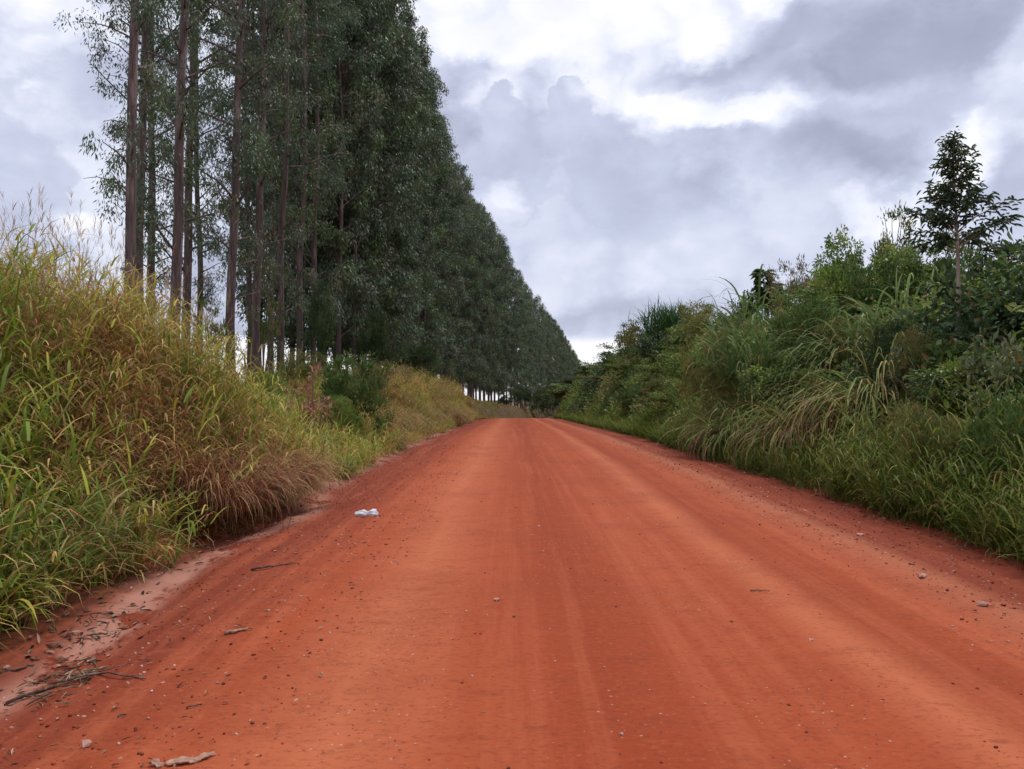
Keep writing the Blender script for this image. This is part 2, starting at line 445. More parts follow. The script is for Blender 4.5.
Ht = tab([0, 69, 90, 110, 140, 180, 240, 320, 400, 440], [35.3, 34.8, 33.2, 32.7, 33.0, 30.2, 28.3, 26.5, 21.5, 17.5])
NEARLAB = {
 (0, 0): 'eucalyptus with the thickest reddish trunk, outermost at the open left end of the plantation',
 (1, 0): 'eucalyptus with slim reddish trunk, middle one of the three at the plantation left end',
 (2, 0): 'eucalyptus trunk on the right of the trio at the plantation left end',
 (0, 1): 'eucalyptus with ivy dark lower trunk, left one of the second trio from the left end',
 (1, 1): 'eucalyptus with pinkish trunk, middle one of the second trio from the left end',
 (2, 1): 'eucalyptus trunk on the right of the second trio from the left end',
 (0, 2): 'eucalyptus with a lone dark trunk rising just right of the second trio',
}
rows = [(-10.6, [21.3, 24.4, 29.2]), (-13.3, [27.6, 31.6, 38.9]), (-16.0, [34.2, 39.4, 47.5])]
ntree = 0
for ri, (u0, first) in enumerate(rows):
    y = first[-1]; lst = list(first)
    while y < 435:
        st = 3.4 if y < 80 else (4.2 if y < 160 else 6.5)
        y += st * random.uniform(.86, 1.14); lst.append(y)
    for k, y in enumerate(lst):
        if ri == 2 and y > 80: continue
        if ri == 1 and y > 170: continue
        lowcrown = ri == 0 and k > 3
        x = u0 + 1.15 * float(sstep((y - 34) / 34)) + float(c_of(y)) + (random.uniform(-.45, .45) if k > 2 else 0)
        z = tz(x, y)
        near = y < 44
        H = float(Ht(y)) + EYE - z
        H *= random.uniform(.96, 1.035) if y > 40 else 1
        fx = random.uniform(.92, 1.12) * (1 if near else 1.02)
        pr = random.choice(protos_near if near else protos_wall)
        if k == 0 and ri < 2: pr = protos_near[0]
        elif near and lowcrown: pr = protos_near[random.choice((1, 2))]
        lab = NEARLAB.get((ri, k))
        if lab is None:
            lab = ('slender eucalyptus in the gappy left part of the plantation, sky showing between its branches' if y < 48 else
                   'tall eucalyptus in the unbroken dark green middle of the plantation wall' if y < 140 else
                   'distant eucalyptus where the plantation wall tapers down toward the road bend')
        euc_tree(pr, (x, y, z), random.uniform(0, 6.28), (fx, fx, H / 33.6), lab)
        ntree += 1
print('eucalyptus:', ntree)

# ------------------------------------------------------------------ shrubs
def make_shrub(seed, rx, ry, h, nclump, per, L, W, pal, fold=True, up=.5, hang=.0, clr=.3, stems=7, jit=.25, stemcol=(1, 1, 1), zlow=.15, dryfrac=.03):
    global rng
    rng = np.random.default_rng(seed)
    lf = Bag(); st = Bag()
    # clump centres in the outer part of a lumpy dome
    d = unit(rng.normal(0, 1, (nclump, 3))); d[:, 2] = np.abs(d[:, 2]) * 1.1 - .18
    d[:, 2] = np.sign(d[:, 2]) * np.abs(d[:, 2]) ** .62
    rad = rng.uniform(.45, 1.05, nclump) ** .7
    lump = 1 + .25 * np.sin(d[:, 0] * 4 + seed) + .2 * np.sin(d[:, 1] * 5 + seed * 2)
    ctr = d * (rad * lump)[:, None] * np.array([rx, ry, h * .62]) + np.array([0, 0, h * .38])
    ctr[:, 2] = np.clip(ctr[:, 2], h * zlow * rng.random(nclump), h * 1.02)
    for i in range(min(stems, nclump)):
        c = ctr[i]; b = np.array([rng.normal(0, .06), rng.normal(0, .06), -.15])
        s = np.linspace(0, 1, 6)[:, None]
        p = b + (c - b) * s; p[:, 2] += .12 * h * np.sin(s[:, 0] * 3.1); p[:, :2] += rng.normal(0, .02 * h, (6, 2)) * s
        tube(st, p, (.012 + .008 * h) * (1 - .75 * s[:, 0]), stemcol, 5)
    cr = clr * rng.uniform(.6, 1.3, nclump)
    n = nclump * per
    q = rng.normal(0, 1, (nclump, per, 3)); q = unit(q) * rng.uniform(.25, 1, (nclump, per, 1))
    P = (ctr[:, None] + q * cr[:, None, None] * np.array([1, 1, .8])).reshape(-1, 3)
    out = unit(P - np.array([0, 0, h * .3])) * .6 + q.reshape(-1, 3) * .8
    out[:, 2] += up - hang
    ax = out + rng.normal(0, .35, (n, 3))
    nr = np.array([0, 0, 1.0]) + rng.normal(0, .45, (n, 3)) + out * .3
    cc = pick(pal, nclump, .12)
    C = np.repeat(cc, per, 0) * (1 + rng.uniform(-jit, jit, (n, 1)))
    dry = rng.random(n) < dryfrac; C[dry] = (.30, .20, .06)
    leaves(lf, P, ax, nr, L * rng.uniform(.6, 1.25, n), W * rng.uniform(.6, 1.25, n), C, fold, 1.0 if fold else 0)
    return st.mesh('stem', M_stem, True), lf.mesh('foliage', M_leaf)

OLIVE = [(.16, .18, .045), (.20, .20, .06), (.13, .16, .04), (.23, .20, .07)]
DARK = [(.055, .09, .035), (.07, .11, .042), (.045, .075, .03)]
MIDG = [(.10, .165, .04), (.125, .19, .05), (.085, .14, .036), (.14, .19, .06)]
LIME = [(.20, .27, .05), (.16, .24, .045), (.25, .28, .07), (.14, .21, .05)]
PALE = [(.16, .19, .09), (.20, .22, .12), (.11, .15, .06), (.22, .20, .06)]
BROWN = [(.21, .15, .07), (.17, .16, .06), (.25, .18, .10), (.15, .14, .055)]
PINK = [(.46, .19, .14), (.38, .15, .10), (.50, .28, .19), (.28, .14, .07)]

SH = {}
SH['olive'] = make_shrub(31, 1.3, 1.3, 2.2, 120, 70, .09, .035, OLIVE, True, .5, 0, .26)
SH['dark'] = make_shrub(32, 1.3, 1.3, 2.3, 110, 70, .10, .045, DARK, True, .3, .2, .27)
SH['mid'] = make_shrub(33, 1.3, 1.3, 2.2, 120, 70, .11, .042, MIDG, True, .4, 0, .26)
SH['lime'] = make_shrub(34, 1.2, 1.2, 2.0, 100, 60, .12, .045, LIME, True, .6, 0, .27)
SH['airy'] = make_shrub(35, 1.0, 1.0, 2.6, 60, 34, .11, .035, MIDG + OLIVE, True, .7, 0, .24, stems=24)
SH['broad'] = make_shrub(36, 1.1, 1.1, 1.6, 46, 17, .19, .095, PALE, True, .3, .2, .26, stems=24)
SH['brown'] = make_shrub(37, 1.2, 1.2, 2.0, 100, 50, .09, .03, BROWN, True, .6, 0, .26, stems=16)
SH['pinkdry'] = make_shrub(38, .6, .6, 1.4, 26, 14, .10, .045, PINK, True, .2, .4, .15, stems=20)
SH['vine'] = make_shrub(39, 1.1, 1.1, 2.4, 130, 60, .10, .06, MIDG + LIME, True, .1, .6, .25)

def shrub(kind, x, d, ytop, wpx, label, name='shrub', cat='shrub', zbase=None, depth=1.0):
    st, lf = SH[kind]
    X = px(x, d); zb = tz(X, d) - .05 if zbase is None else zbase
    Hh = max(.5, pz(ytop, d) - zb)
    bb = np.array([v.co for v in lf.vertices[:1]])
    e = empty(name, (X, d, zb), random.uniform(0, 6.28), label, cat)
    lx = LFX[kind]
    sx = wpx / F * d / lx[0]; e.scale = (sx, sx * depth, Hh / lx[1])
    link('stem', st, e); link('foliage', lf, e)
    return e
LFX = {}
def note_size(k):
    me = SH[k][1]; a = np.empty(len(me.vertices) * 3, np.float32); me.vertices.foreach_get('co', a); a = a.reshape(-1, 3)
    LFX[k] = (np.percentile(a[:, 0], 99) - np.percentile(a[:, 0], 1), np.percentile(a[:, 2], 99.5))
for k in SH: note_size(k)

# ------------------------------------------------------------------ grasses
GREEN = np.array([(.13, .20, .034), (.16, .245, .04), (.10, .165, .032), (.185, .255, .056)])
YELG = np.array([(.31, .32, .055), (.38, .36, .075), (.26, .29, .05), (.37, .32, .075)])
STRAW = np.array([(.52, .39, .17), (.60, .45, .22), (.45, .32, .12), (.55, .38, .18)])
REDB = np.array([(.23, .10, .055), (.29, .135, .075), (.18, .075, .045), (.35, .19, .11)])

def sharpen(wts):
    # each tussock leans to one kind of blade
    c = np.cumsum(wts / wts.sum(1, keepdims=True), 1)
    k = (rng.random((len(wts), 1)) > c).sum(1).clip(0, 3)
    o = wts / wts.sum(1, keepdims=True) * .4
    o[np.arange(len(wts)), k] += .6
    return o

def tussocks(bag, X, Y, blades_n, Lm, Wm, wts, bias_az, bias, K=4, leanm=.25, droopm=1.5, spread=.16, dry_tip=.35):
    """X,Y tussock roots; wts (n,4): weight of green, yellow-green, straw, red-brown"""
    n = len(X); k = blades_n
    a = rng.random((n, k)) * 2 * np.pi; r = spread * np.sqrt(rng.random((n, k)))
    bx = X[:, None] + r * np.cos(a); by = Y[:, None] + r * np.sin(a)
    bz = terrain(bx, by) - .02
    az = a + rng.normal(0, .7, (n, k))
    vx = np.cos(az) + bias * np.cos(bias_az); vy = np.sin(az) + bias * np.sin(bias_az)
    az = np.arctan2(vy, vx)
    tl = np.broadcast_to(Lm, (n,)) * rng.uniform(.8, 1.15, n)
    L = tl[:, None] * rng.uniform(.45, 1.1, (n, k))
    W = np.broadcast_to(Wm, (n,))[:, None] * rng.uniform(.6, 1.3, (n, k))
    lean = np.abs(rng.normal(leanm, .18, (n, k))); droop = rng.uniform(.35, 1.25, (n, k)) * droopm
    wts = sharpen(wts)
    cum = np.cumsum(wts / wts.sum(1, keepdims=True), 1)
    cls = (rng.random((n, k, 1)) > cum[:, None]).sum(-1).clip(0, 3)
    pals = np.stack([GREEN, YELG, STRAW, REDB]) * np.array([1.03, .98, .72])
    C0 = pals[cls, rng.integers(0, 4, (n, k))] * rng.uniform(.8, 1.2, (n, k, 1))
    tipc = pals[np.minimum(cls + 1, 2), rng.integers(0, 4, (n, k))]
    dt = (rng.random((n, k, 1)) < dry_tip)
    C1 = np.where(dt, tipc, C0 * 1.1)
    m = n * k
    blades(bag, np.stack([bx, by, bz], -1).reshape(m, 3), az.ravel(), L.ravel(), W.ravel(), lean.ravel(), droop.ravel(), C0.reshape(m, 3), C1.reshape(m, 3), K)

def leafy_stems(bag, X, Y, stems, per, H, leafL, leafW, wts, lean_az, lean_b, spread=.22, K=4):
    """upright culms with blades splaying out along them"""
    n = len(X); wts = sharpen(wts)
    m = n * stems
    a = rng.random(m) * 6.283; r = spread * np.sqrt(rng.random(m))
    bx = np.repeat(X, stems) + r * np.cos(a); by = np.repeat(Y, stems) + r * np.sin(a)
    P = np.stack([bx, by, terrain(bx, by) - .03], -1)
    h = np.repeat(np.broadcast_to(H, (n,)), stems) * rng.uniform(.55, 1.15, m)
    az = np.arctan2(np.sin(a) * .8 + lean_b * math.sin(lean_az) + rng.normal(0, .5, m), np.cos(a) * .8 + lean_b * math.cos(lean_az) + rng.normal(0, .5, m))
    ln = np.abs(rng.normal(.22, .16, m)); dr = rng.uniform(.2, 1.0, m)
    cum = np.repeat(np.cumsum(wts, 1), stems, 0)
    pals = np.stack([GREEN, YELG, STRAW, REDB]) * np.array([1.03, .98, .72])
    cl = (rng.random((m, 1)) > cum).sum(1).clip(0, 3)
    Cs = pals[cl, rng.integers(0, 4, m)] * rng.uniform(.7, 1.05, (m, 1))
    blades(bag, P, az, h, np.full(m, .006), ln, dr, Cs, Cs, 4)
    f = np.linspace(.12, 1.0, per)[None] + rng.normal(0, .05, (m, per)); f = f.clip(.05, 1)
    th = ln[:, None] + dr[:, None] * (np.array([.125, .375, .625, .875])[None] ** 1.5)
    hx = np.concatenate([np.zeros((m, 1)), np.cumsum(np.sin(th), 1)], 1) * (h / 4)[:, None]
    hz = np.concatenate([np.zeros((m, 1)), np.cumsum(np.cos(th), 1)], 1) * (h / 4)[:, None]
    fi = np.minimum((f * 4).astype(int), 3); ff = f * 4 - fi
    ri = np.arange(m)[:, None]
    ox = hx[ri, fi] * (1 - ff) + hx[ri, fi + 1] * ff; oz = hz[ri, fi] * (1 - ff) + hz[ri, fi + 1] * ff
    LPt = P[:, None] + np.stack([ox * np.cos(az)[:, None], ox * np.sin(az)[:, None], oz], -1)
    q = m * per
    la = az[:, None] + np.where(np.arange(per)[None] % 2 == 0, 1.3, -1.3) + rng.normal(0, .8, (m, per))
    lc = np.repeat(cl, per)
    low = (f.ravel() < .4) & (rng.random(q) < .5); lc = np.where(low, np.maximum(lc, 2), lc)
    flip = rng.random(q) < .18; lc = np.where(flip, rng.integers(0, 3, q), lc)
    C0 = pals[lc, rng.integers(0, 4, q)] * rng.uniform(.75, 1.2, (q, 1))
    tip = rng.random((q, 1)) < .25
    C1 = np.where(tip, STRAW[rng.integers(0, 4, q)] * .9, C0 * 1.1)
    dead = lc >= 2
    blades(bag, LPt.reshape(-1, 3), la.ravel(), leafL * rng.uniform(.5, 1.3, q), leafW * rng.uniform(.6, 1.25, q) * np.where(dead, .75, 1),
           np.abs(rng.normal(.65, .25, q)) + .35 * dead, rng.uniform(.5, 1.8, q) + .5 * dead, C0, C1, K)

def seed_stalks(bag, X, Y, L, col):
    n = len(X); z = terrain(X, Y)
    az = rng.random(n) * 6.28; lean = rng.uniform(.02, .3, n); dr = rng.uniform(.1, .5, n)
    C = np.array(col)[rng.integers(0, len(col), n)]
    P = np.stack([X, Y, z], -1)
    blades(bag, P, az, L, np.full(n, .007), lean, dr, C, C, 4)
    # feathery head: little awns around the stalk tip
    s = np.linspace(0, 1, 5); th = lean[:, None] + dr[:, None] * ((s[None, :-1] + .125) ** 1.5)
    hx = np.sum(np.sin(th) * (L / 4)[:, None], 1); hz = np.sum(np.cos(th) * (L / 4)[:, None], 1)
    tip = P + np.stack([hx * np.cos(az), hx * np.sin(az), hz], -1)
    k = 14
    w = rng.random((n, k))
    TP = tip[:, None] - (np.stack([np.sin(lean) * np.cos(az), np.sin(lean) * np.sin(az), np.cos(lean)], -1)[:, None]) * (w * .28)[..., None]
    a2 = rng.random(n * k) * 6.28
    blades(bag, TP.reshape(-1, 3), a2, np.full(n * k, .11) * rng.uniform(.6, 1.3, n * k), np.full(n * k, .006), np.full(n * k, .35), np.full(n * k, .5), np.repeat(C, k, 0) * 1.15, np.repeat(C, k, 0) * 1.25, 2)

rng = np.random.default_rng(17)
def scatter(n, u0, u1, y0, y1, ypow=1.0):
    y = y0 + (y1 - y0) * rng.random(n) ** ypow
    u = u0 + (u1 - u0) * rng.random(n)
    return u, y

def left_weights(u, y):
    p = vnoise(u, y, .85, 3); q = vnoise(u + 40, y + 11, .6, 2)
    w = np.stack([.25 + 3.4 * sstep((p - .51) * 8), .7 + 0 * p, .3 + 1.5 * sstep((.48 - p) * 7), .15 + 3.2 * sstep((q - .54) * 9)], 1)
    # rust-brown dead curtain hanging over the verge
    e = np.exp(-((y - 9.6) / 2.0) ** 2 - ((u + 3.8) / .75) ** 2)
    e2 = np.exp(-((y - 6.3) / .9) ** 2 - ((u + 3.7) / .3) ** 2) * .6
    w[:, 3] += 12 * e + 3 * e2; w[:, 2] += .8 * e + 1.5 * e2
    far = sstep((y - 22) / 10); w[:, 2] += .5 * far; w[:, 3] += (.35 + 2.2 * sstep((vnoise(u, y, .3, 2) - .45) * 6)) * far
    w[:, 1] += .6 * sstep((y - 11) / 4) * (1 - far); w[:, 0] += .5 * sstep((y - 11) / 3) * (1 - far)
    return w

GL = Bag()
# near bank
u, y = scatter(1500, -8.6, -3.3, 1.2, 18)
keep = (u < edge_l(y) + .12)
keep &= ~((np.abs(y - 8.0) < .5) & (u > -4.0))
u, y = u[keep], y[keep]
edge = sstep((u + 4.4) / .9)
hvar = .6 + .8 * vnoise(u, y, 1.0, 2)
Lm = (1.2 - .45 * edge) * hvar * np.interp(y, [0, 12.3, 13.6, 20], [1.0, 1.05, .6, .55])
leafy_stems(GL, u, y, 8, 7, Lm, .42, .025, left_weights(u, y), 0.0, .15 + .0, .26, 4)
tussocks(GL, u, y, 12, Lm * .95, .023, left_weights(u, y), 0.0, (.05 + .5 * edge)[:, None], 5, .3, 2.4, .14, .4)
# straggling tufts creeping on to the road edge
u, y = scatter(150, -3.55, -3.0, 3, 40)
u = edge_l(y) + rng.normal(.1, .12, len(u))
tussocks(GL, u, y, 16, .34, .009, left_weights(u, y), 0.0, .3 + 0 * u[:, None], 4, .5, 1.6, .06, .4)
# further bank
u, y = scatter(3400, -9.5, -3.4, 16, 75, 1.35)
keep = (u < edge_l(y) + .15); u, y = u[keep], y[keep]
hh_ = (1 - .45 * sstep((u + 5.2) / .8) * sstep((y - 20) / 4)) * np.interp(y, [15, 22, 30], [.55, .75, 1.15]) * (.35 + 1.25 * vnoise(u, y, .6, 2)) * rng.uniform(.75, 1.2, len(u))
leafy_stems(GL, u, y, 6, 5, hh_ * .95, .40, .019 + .0 * 1, left_weights(u, y), 0.0, .15, .3, 3)
tussocks(GL, u, y, 12, hh_, .016 + y * .0005, left_weights(u, y), 0.0, .15 + 0 * u[:, None], 4, .25, 1.9, .25, .3)
u, y = scatter(2600, -9.5, -3.2, 70, 330, 1.5)
x = u + c_of(y)
tussocks(GL, x, y, 14, .5 + 0 * u, .05 + 0 * u, left_weights(u, y) * np.array([5, .1, .02, 1.6]), 0.0, .2 + 0 * u[:, None], 3, .25, 1.3, .4)
# under the plantation
u, y = scatter(2600, -24, -8.5, 9, 80, 1.3)
w = left_weights(u, y); w[:, 0] += .5; w[:, 2] += .4
tussocks(GL, u, y, 22, .6 + 0 * u, .012 + y * .0004, w, 0.0, 0 * u[:, None], 4, .25, 1.3, .25)
# plumes on the crest of the bank
u, y = scatter(700, -8.8, -4.6, 4.5, 12.5)
seed_stalks(GL, u, y, rng.uniform(1.2, 1.85, len(u)), [(.34, .22, .15), (.28, .17, .12), (.40, .30, .18), (.25, .2, .09)])
u, y = scatter(260, -11, -5, 13, 34)
seed_stalks(GL, u, y, rng.uniform(.9, 1.35, len(u)), [(.34, .22, .15), (.28, .17, .12), (.40, .30, .18)])
tag(link('tall_grass', GL.mesh('tall_grass', M_grass)), 'tall green, straw and rust coloured grass covering the left bank', 'grass', None, 'stuff')

# right verge: low lush grass at the foot of the bank
def right_weights(u, y):
    p = vnoise(u, y, .7, 3)
    return np.stack([1.7 + 0 * p, .22 + .5 * sstep((p - .5) * 5), .12 + .5 * sstep((.42 - p) * 6), .08 + 0 * p], 1)
GR = Bag()
u, y = scatter(1300, 4.75, 5.9, 4.5, 24)
keep = u > edge_r(y) - .1; u, y = u[keep], y[keep]
keep = (np.abs(y - 15.5) > 3.6) | (rng.random(len(u)) < .35); u, y = u[keep], y[keep]
hg = (.45 + .9 * vnoise(u, y, .9, 2)) * rng.uniform(.7, 1.3, len(u)) * (.75 + .4 * sstep((u - 4.9) / .8))
leafy_stems(GR, u, y, 6, 6, hg, .30, .017, right_weights(u, y), np.pi, .3, .22, 4)
tussocks(GR, u, y, 12, hg * .9, .015, right_weights(u, y), np.pi, .25 + 0 * u[:, None], 5, .25, 2.0, .2, .25)
u, y = scatter(120, 4.6, 5, 5, 45); u = edge_r(y) - rng.normal(.02, .14, len(u))
tussocks(GR, u, y, 14, .3, .009, right_weights(u, y), np.pi, .3 + 0 * u[:, None], 4, .5, 1.6, .2, .06)
u, y = scatter(2400, 4.8, 7.6, 22, 110, 1.5)
keep = u > edge_r(y) - .1; u, y = u[keep], y[keep]
tussocks(GR, u + c_of(y), y, 22, .85 + .4 * (vnoise(u, y, .5, 2) - .5), .016 + y * .0005, right_weights(u, y) * np.array([1.2, 1, .6, .6]), np.pi, .2 + 0 * u[:, None], 4, .3, 1.7, .25, .25)
GR.C = [c * np.array([.58, .64, .66]) for c in GR.C]
tag(link('verge_grass', GR.mesh('verge_grass', M_grass)), 'dark green grass along the foot of the right bank', 'grass', None, 'stuff')

# tangled undergrowth of the right bank
UG = Bag()
n = 4800
u, y = scatter(n, 5.6, 14.5, 4, 130, 1.55)
x = u + c_of(y); zt = terrain(x, y)
hh = .3 + 1.5 * vnoise(u, y, .7, 2) ** 1.8 * sstep((u - 5.3) / 1.8) + .3
per = 46
size = 1 + y * .018
ctr = np.stack([x, y, zt + hh * rng.uniform(.25, 1, n)], -1)
q = unit(rng.normal(0, 1, (n, per, 3))) * rng.uniform(.2, 1, (n, per, 1))
P = (ctr[:, None] + q * (.34 * size)[:, None, None]).reshape(-1, 3)
pn = vnoise(u + 13, y + 5, .35, 3)
cls = np.where(pn < .34, 0, np.where(pn < .48, 1, np.where(pn < .60, 2, 3)))
pals = np.array([DARK + [DARK[0]], MIDG, OLIVE, LIME])
cc = pals[cls, rng.integers(0, 4, n)] * rng.uniform(.8, 1.2, (n, 1))
C = np.repeat(cc, per, 0) * rng.uniform(.75, 1.25, (n * per, 1))
dry = rng.random(n * per) < .03; C[dry] = (.26, .16, .06)
ax = q.reshape(-1, 3) * .8 + rng.normal(0, .4, (n * per, 3)) + np.array([-.3, -.1, .2])
nr = np.array([-.3, -.2, 1.0]) + rng.normal(0, .5, (n * per, 3))
Ls = np.repeat(rng.uniform(.08, .17, n) * (1 + y * .012), per)
leaves(UG, P, ax, nr, Ls * rng.uniform(.6, 1.2, n * per), Ls * .42, C, True, 1.0)
tag(link('undergrowth', UG.mesh('undergrowth', M_leaf)), 'tangled leafy undergrowth covering the right bank', 'undergrowth', None, 'stuff')

# ------------------------------------------------------------------ grass clumps as things
def grass_clump(x, d, h, wid, nb, W, pal, label, seed, droop=1.7, drytip=.25, dead=.2, lean=.22, name='grass_clump', bias=.5, baz=np.pi, zoff=0.):
    global rng
    rng = np.random.default_rng(seed)
    X = px(x, d); z = tz(X, d)
    bag = Bag()
    a = rng.random(nb) * 6.283; r = wid * np.sqrt(rng.random(nb))
    bx, by = r * np.cos(a), r * np.sin(a)
    bz = terrain(bx + X, by + d) - z - .03
    az = np.arctan2(np.sin(a) + bias * math.sin(baz) + rng.normal(0, .55, nb), np.cos(a) + bias * math.cos(baz) + rng.normal(0, .55, nb))
    L = h * rng.uniform(.55, 1.25, nb)
    C0 = pick(pal, nb, .2); C1 = C0 * 1.15
    dt = rng.random(nb) < drytip; C1[dt] = STRAW[rng.integers(0, 4, dt.sum())] * .8
    dd = rng.random(nb) < dead
    C0[dd] = (np.concatenate([STRAW, REDB])[rng.integers(0, 8, dd.sum())]) * .8; C1[dd] = C0[dd]
    ln = np.abs(rng.normal(lean, .15, nb)); dr = droop * rng.uniform(.62, 1.3, nb); dr[dd] *= 1.35
    blades(bag, np.stack([bx, by, bz], -1), az, L, W * rng.uniform(.6, 1.3, nb), ln, dr, C0, C1, 7, rng.normal(0, .35, nb))
    o = link(name, bag.mesh(name, M_grass), None, (X, d, z + zoff))
    return tag(o, label, 'grass clump', 'big arching grass clumps', 'thing')

EG = [(.10, .175, .045), (.12, .20, .055), (.085, .145, .04), (.155, .215, .08)]
EGP = [(.16, .23, .075), (.14, .21, .06), (.20, .25, .10), (.12, .18, .05)]
EGY = [(.18, .215, .06), (.14, .20, .05), (.22, .225, .075), (.12, .175, .045)]
def cane_clump(x, d, h, wid, nst, per, leafL, W, pal, label, seed, dead=.2):
    """tall cane grass: leaning culms hung with long drooping leaves"""
    global rng
    rng = np.random.default_rng(seed)
    X = px(x, d); z = tz(X, d); bag = Bag()
    a = rng.random(nst) * 6.283; r = wid * np.sqrt(rng.random(nst))
    bx, by = r * np.cos(a), r * np.sin(a)
    P = np.stack([bx, by, terrain(bx + X, by + d) - z - .05], -1)
    az = np.arctan2(np.sin(a) * .8 - .25 + rng.normal(0, .5, nst), np.cos(a) * .8 - .8 + rng.normal(0, .5, nst))
    H = h * rng.uniform(.5, 1.08, nst); ln = np.abs(rng.normal(.14, .14, nst)); dr = rng.uniform(.1, 1.0, nst)
    Cs = pick(pal, nst, .15) * .85
    blades(bag, P, az, H, np.full(nst, .016), ln, dr, Cs, Cs, 4)
    f = rng.uniform(.12, 1.0, (nst, per)) ** .8
    th = ln[:, None] + dr[:, None] * (np.array([.125, .375, .625, .875])[None] ** 1.5)
    hx = np.concatenate([np.zeros((nst, 1)), np.cumsum(np.sin(th), 1)], 1) * (H / 4)[:, None]
    hz = np.concatenate([np.zeros((nst, 1)), np.cumsum(np.cos(th), 1)], 1) * (H / 4)[:, None]
    fi = np.minimum((f * 4).astype(int), 3); ff = f * 4 - fi; ri = np.arange(nst)[:, None]
    ox = hx[ri, fi] * (1 - ff) + hx[ri, fi + 1] * ff; oz = hz[ri, fi] * (1 - ff) + hz[ri, fi + 1] * ff
    Q = (P[:, None] + np.stack([ox * np.cos(az)[:, None], ox * np.sin(az)[:, None], oz], -1)).reshape(-1, 3)
    q = nst * per
    la = (az[:, None] + rng.normal(0, 1.1, (nst, per))).ravel()
    C0 = pick(pal, q, .2); C1 = C0 * 1.1
    low = f.ravel() < .45
    dd = rng.random(q) < np.where(low, dead * 2.2, dead * .35)
    C0[dd] = np.concatenate([STRAW * .75, REDB])[rng.integers(0, 8, dd.sum())]; C1[dd] = C0[dd]
    tp = rng.random(q) < .15; C1[tp] = STRAW[rng.integers(0, 4, tp.sum())] * .8
    blades(bag, Q, la, leafL * rng.uniform(.5, 1.2, q), W * rng.uniform(.6, 1.2, q) * np.where(dd, .6, 1), np.abs(rng.normal(.5, .25, q)) + .5 * dd,
           rng.uniform(1.3, 2.7, q) + .3 * dd, C0, C1, 7, la + np.pi / 2 + rng.normal(0, .3, q))
    o = link('cane_clump', bag.mesh('cane_clump', M_grass), None, (X, d, z))
    return tag(o, label, 'grass clump', 'big arching grass clumps', 'thing')
cane_clump(765, 19.5, 2.75, .5, 46, 10, 1.5, .060, EG, 'dark green tall cane grass below the dark broad leaved plant', 51, .15)
grass_clump(738, 18.6, 2.0, .4, 260, .042, EGY, 'olive grass clump trailing to the verge left of the dark green tall cane grass', 52, 2.7, .2, .35, .45, bias=.9, baz=-2.3, zoff=.1)
grass_clump(800, 15.6, 1.9, .35, 300, .036, EGY, 'yellowish rounded grass clump on the road edge, between two taller clumps', 53, 2.7, .3, .25, .45, bias=.9, baz=-2.3, zoff=.1)
grass_clump(872, 13.6, 2.3, .42, 400, .036, EGY, 'large arching grass clump with brown hanging leaves, spilling toward the road', 54, 2.75, .3, .38, .42, bias=1.0, baz=-2.4, zoff=.15)
cane_clump(905, 15.2, 1.5, .5, 32, 9, 1.25, .050, EGP, 'tall pale green grass clump high on the bank left of the slim young tree', 55, .12)
grass_clump(850, 16.2, 1.9, .36, 220, .044, EGP, 'pale arching grass clump on the bank above the brown hanging clump', 56, 2.5, .15, .1, .4, bias=.8, baz=-2.6, zoff=.3)
grass_clump(915, 11.6, 1.4, .4, 260, .026, EGY, 'olive grass clump at the foot of the bank right of the large arching clump', 62, 2.6, .3, .35, .4, bias=.8, baz=-2.3)
grass_clump(14, 5.7, 1.3, .3, 90, .022, [(.15, .24, .06), (.19, .27, .08), (.12, .2, .05)], 'fresh green broad bladed grass clump arching in at the left edge', 57, 1.9, .15, .1, bias=.6, baz=0.0)
grass_clump(66, 6.5, 1.1, .28, 90, .018, [(.17, .24, .06), (.2, .25, .08), (.13, .2, .05)], 'light green grass clump over the gutter at the lower left', 58, 1.9, .3, .2, bias=.6, baz=0.0)
grass_clump(205, 11.0, 1.0, .35, 220, .018, [(.09, .17, .03), (.11, .2, .035)], 'bright green grass clump on the left bank above the rust brown grass', 59, 1.5, .1, .05, bias=.3, baz=0.0)
grass_clump(225, 9.2, 1.05, .5, 800, .014, [(.25, .085, .042), (.31, .12, .06), (.18, .06, .035)], 'rust brown dead grass clump hanging over the left road edge', 60, 2.3, .2, .4, lean=.4, bias=1.0, baz=-.3, zoff=.3)
grass_clump(272, 10.7, 1.05, .5, 800, .014, [(.27, .10, .05), (.33, .14, .07), (.2, .07, .038)], 'paler brown dead grass clump at the right end of the hanging grass', 61, 2.3, .3, .4, lean=.4, bias=1.0, baz=-.3, zoff=.3)
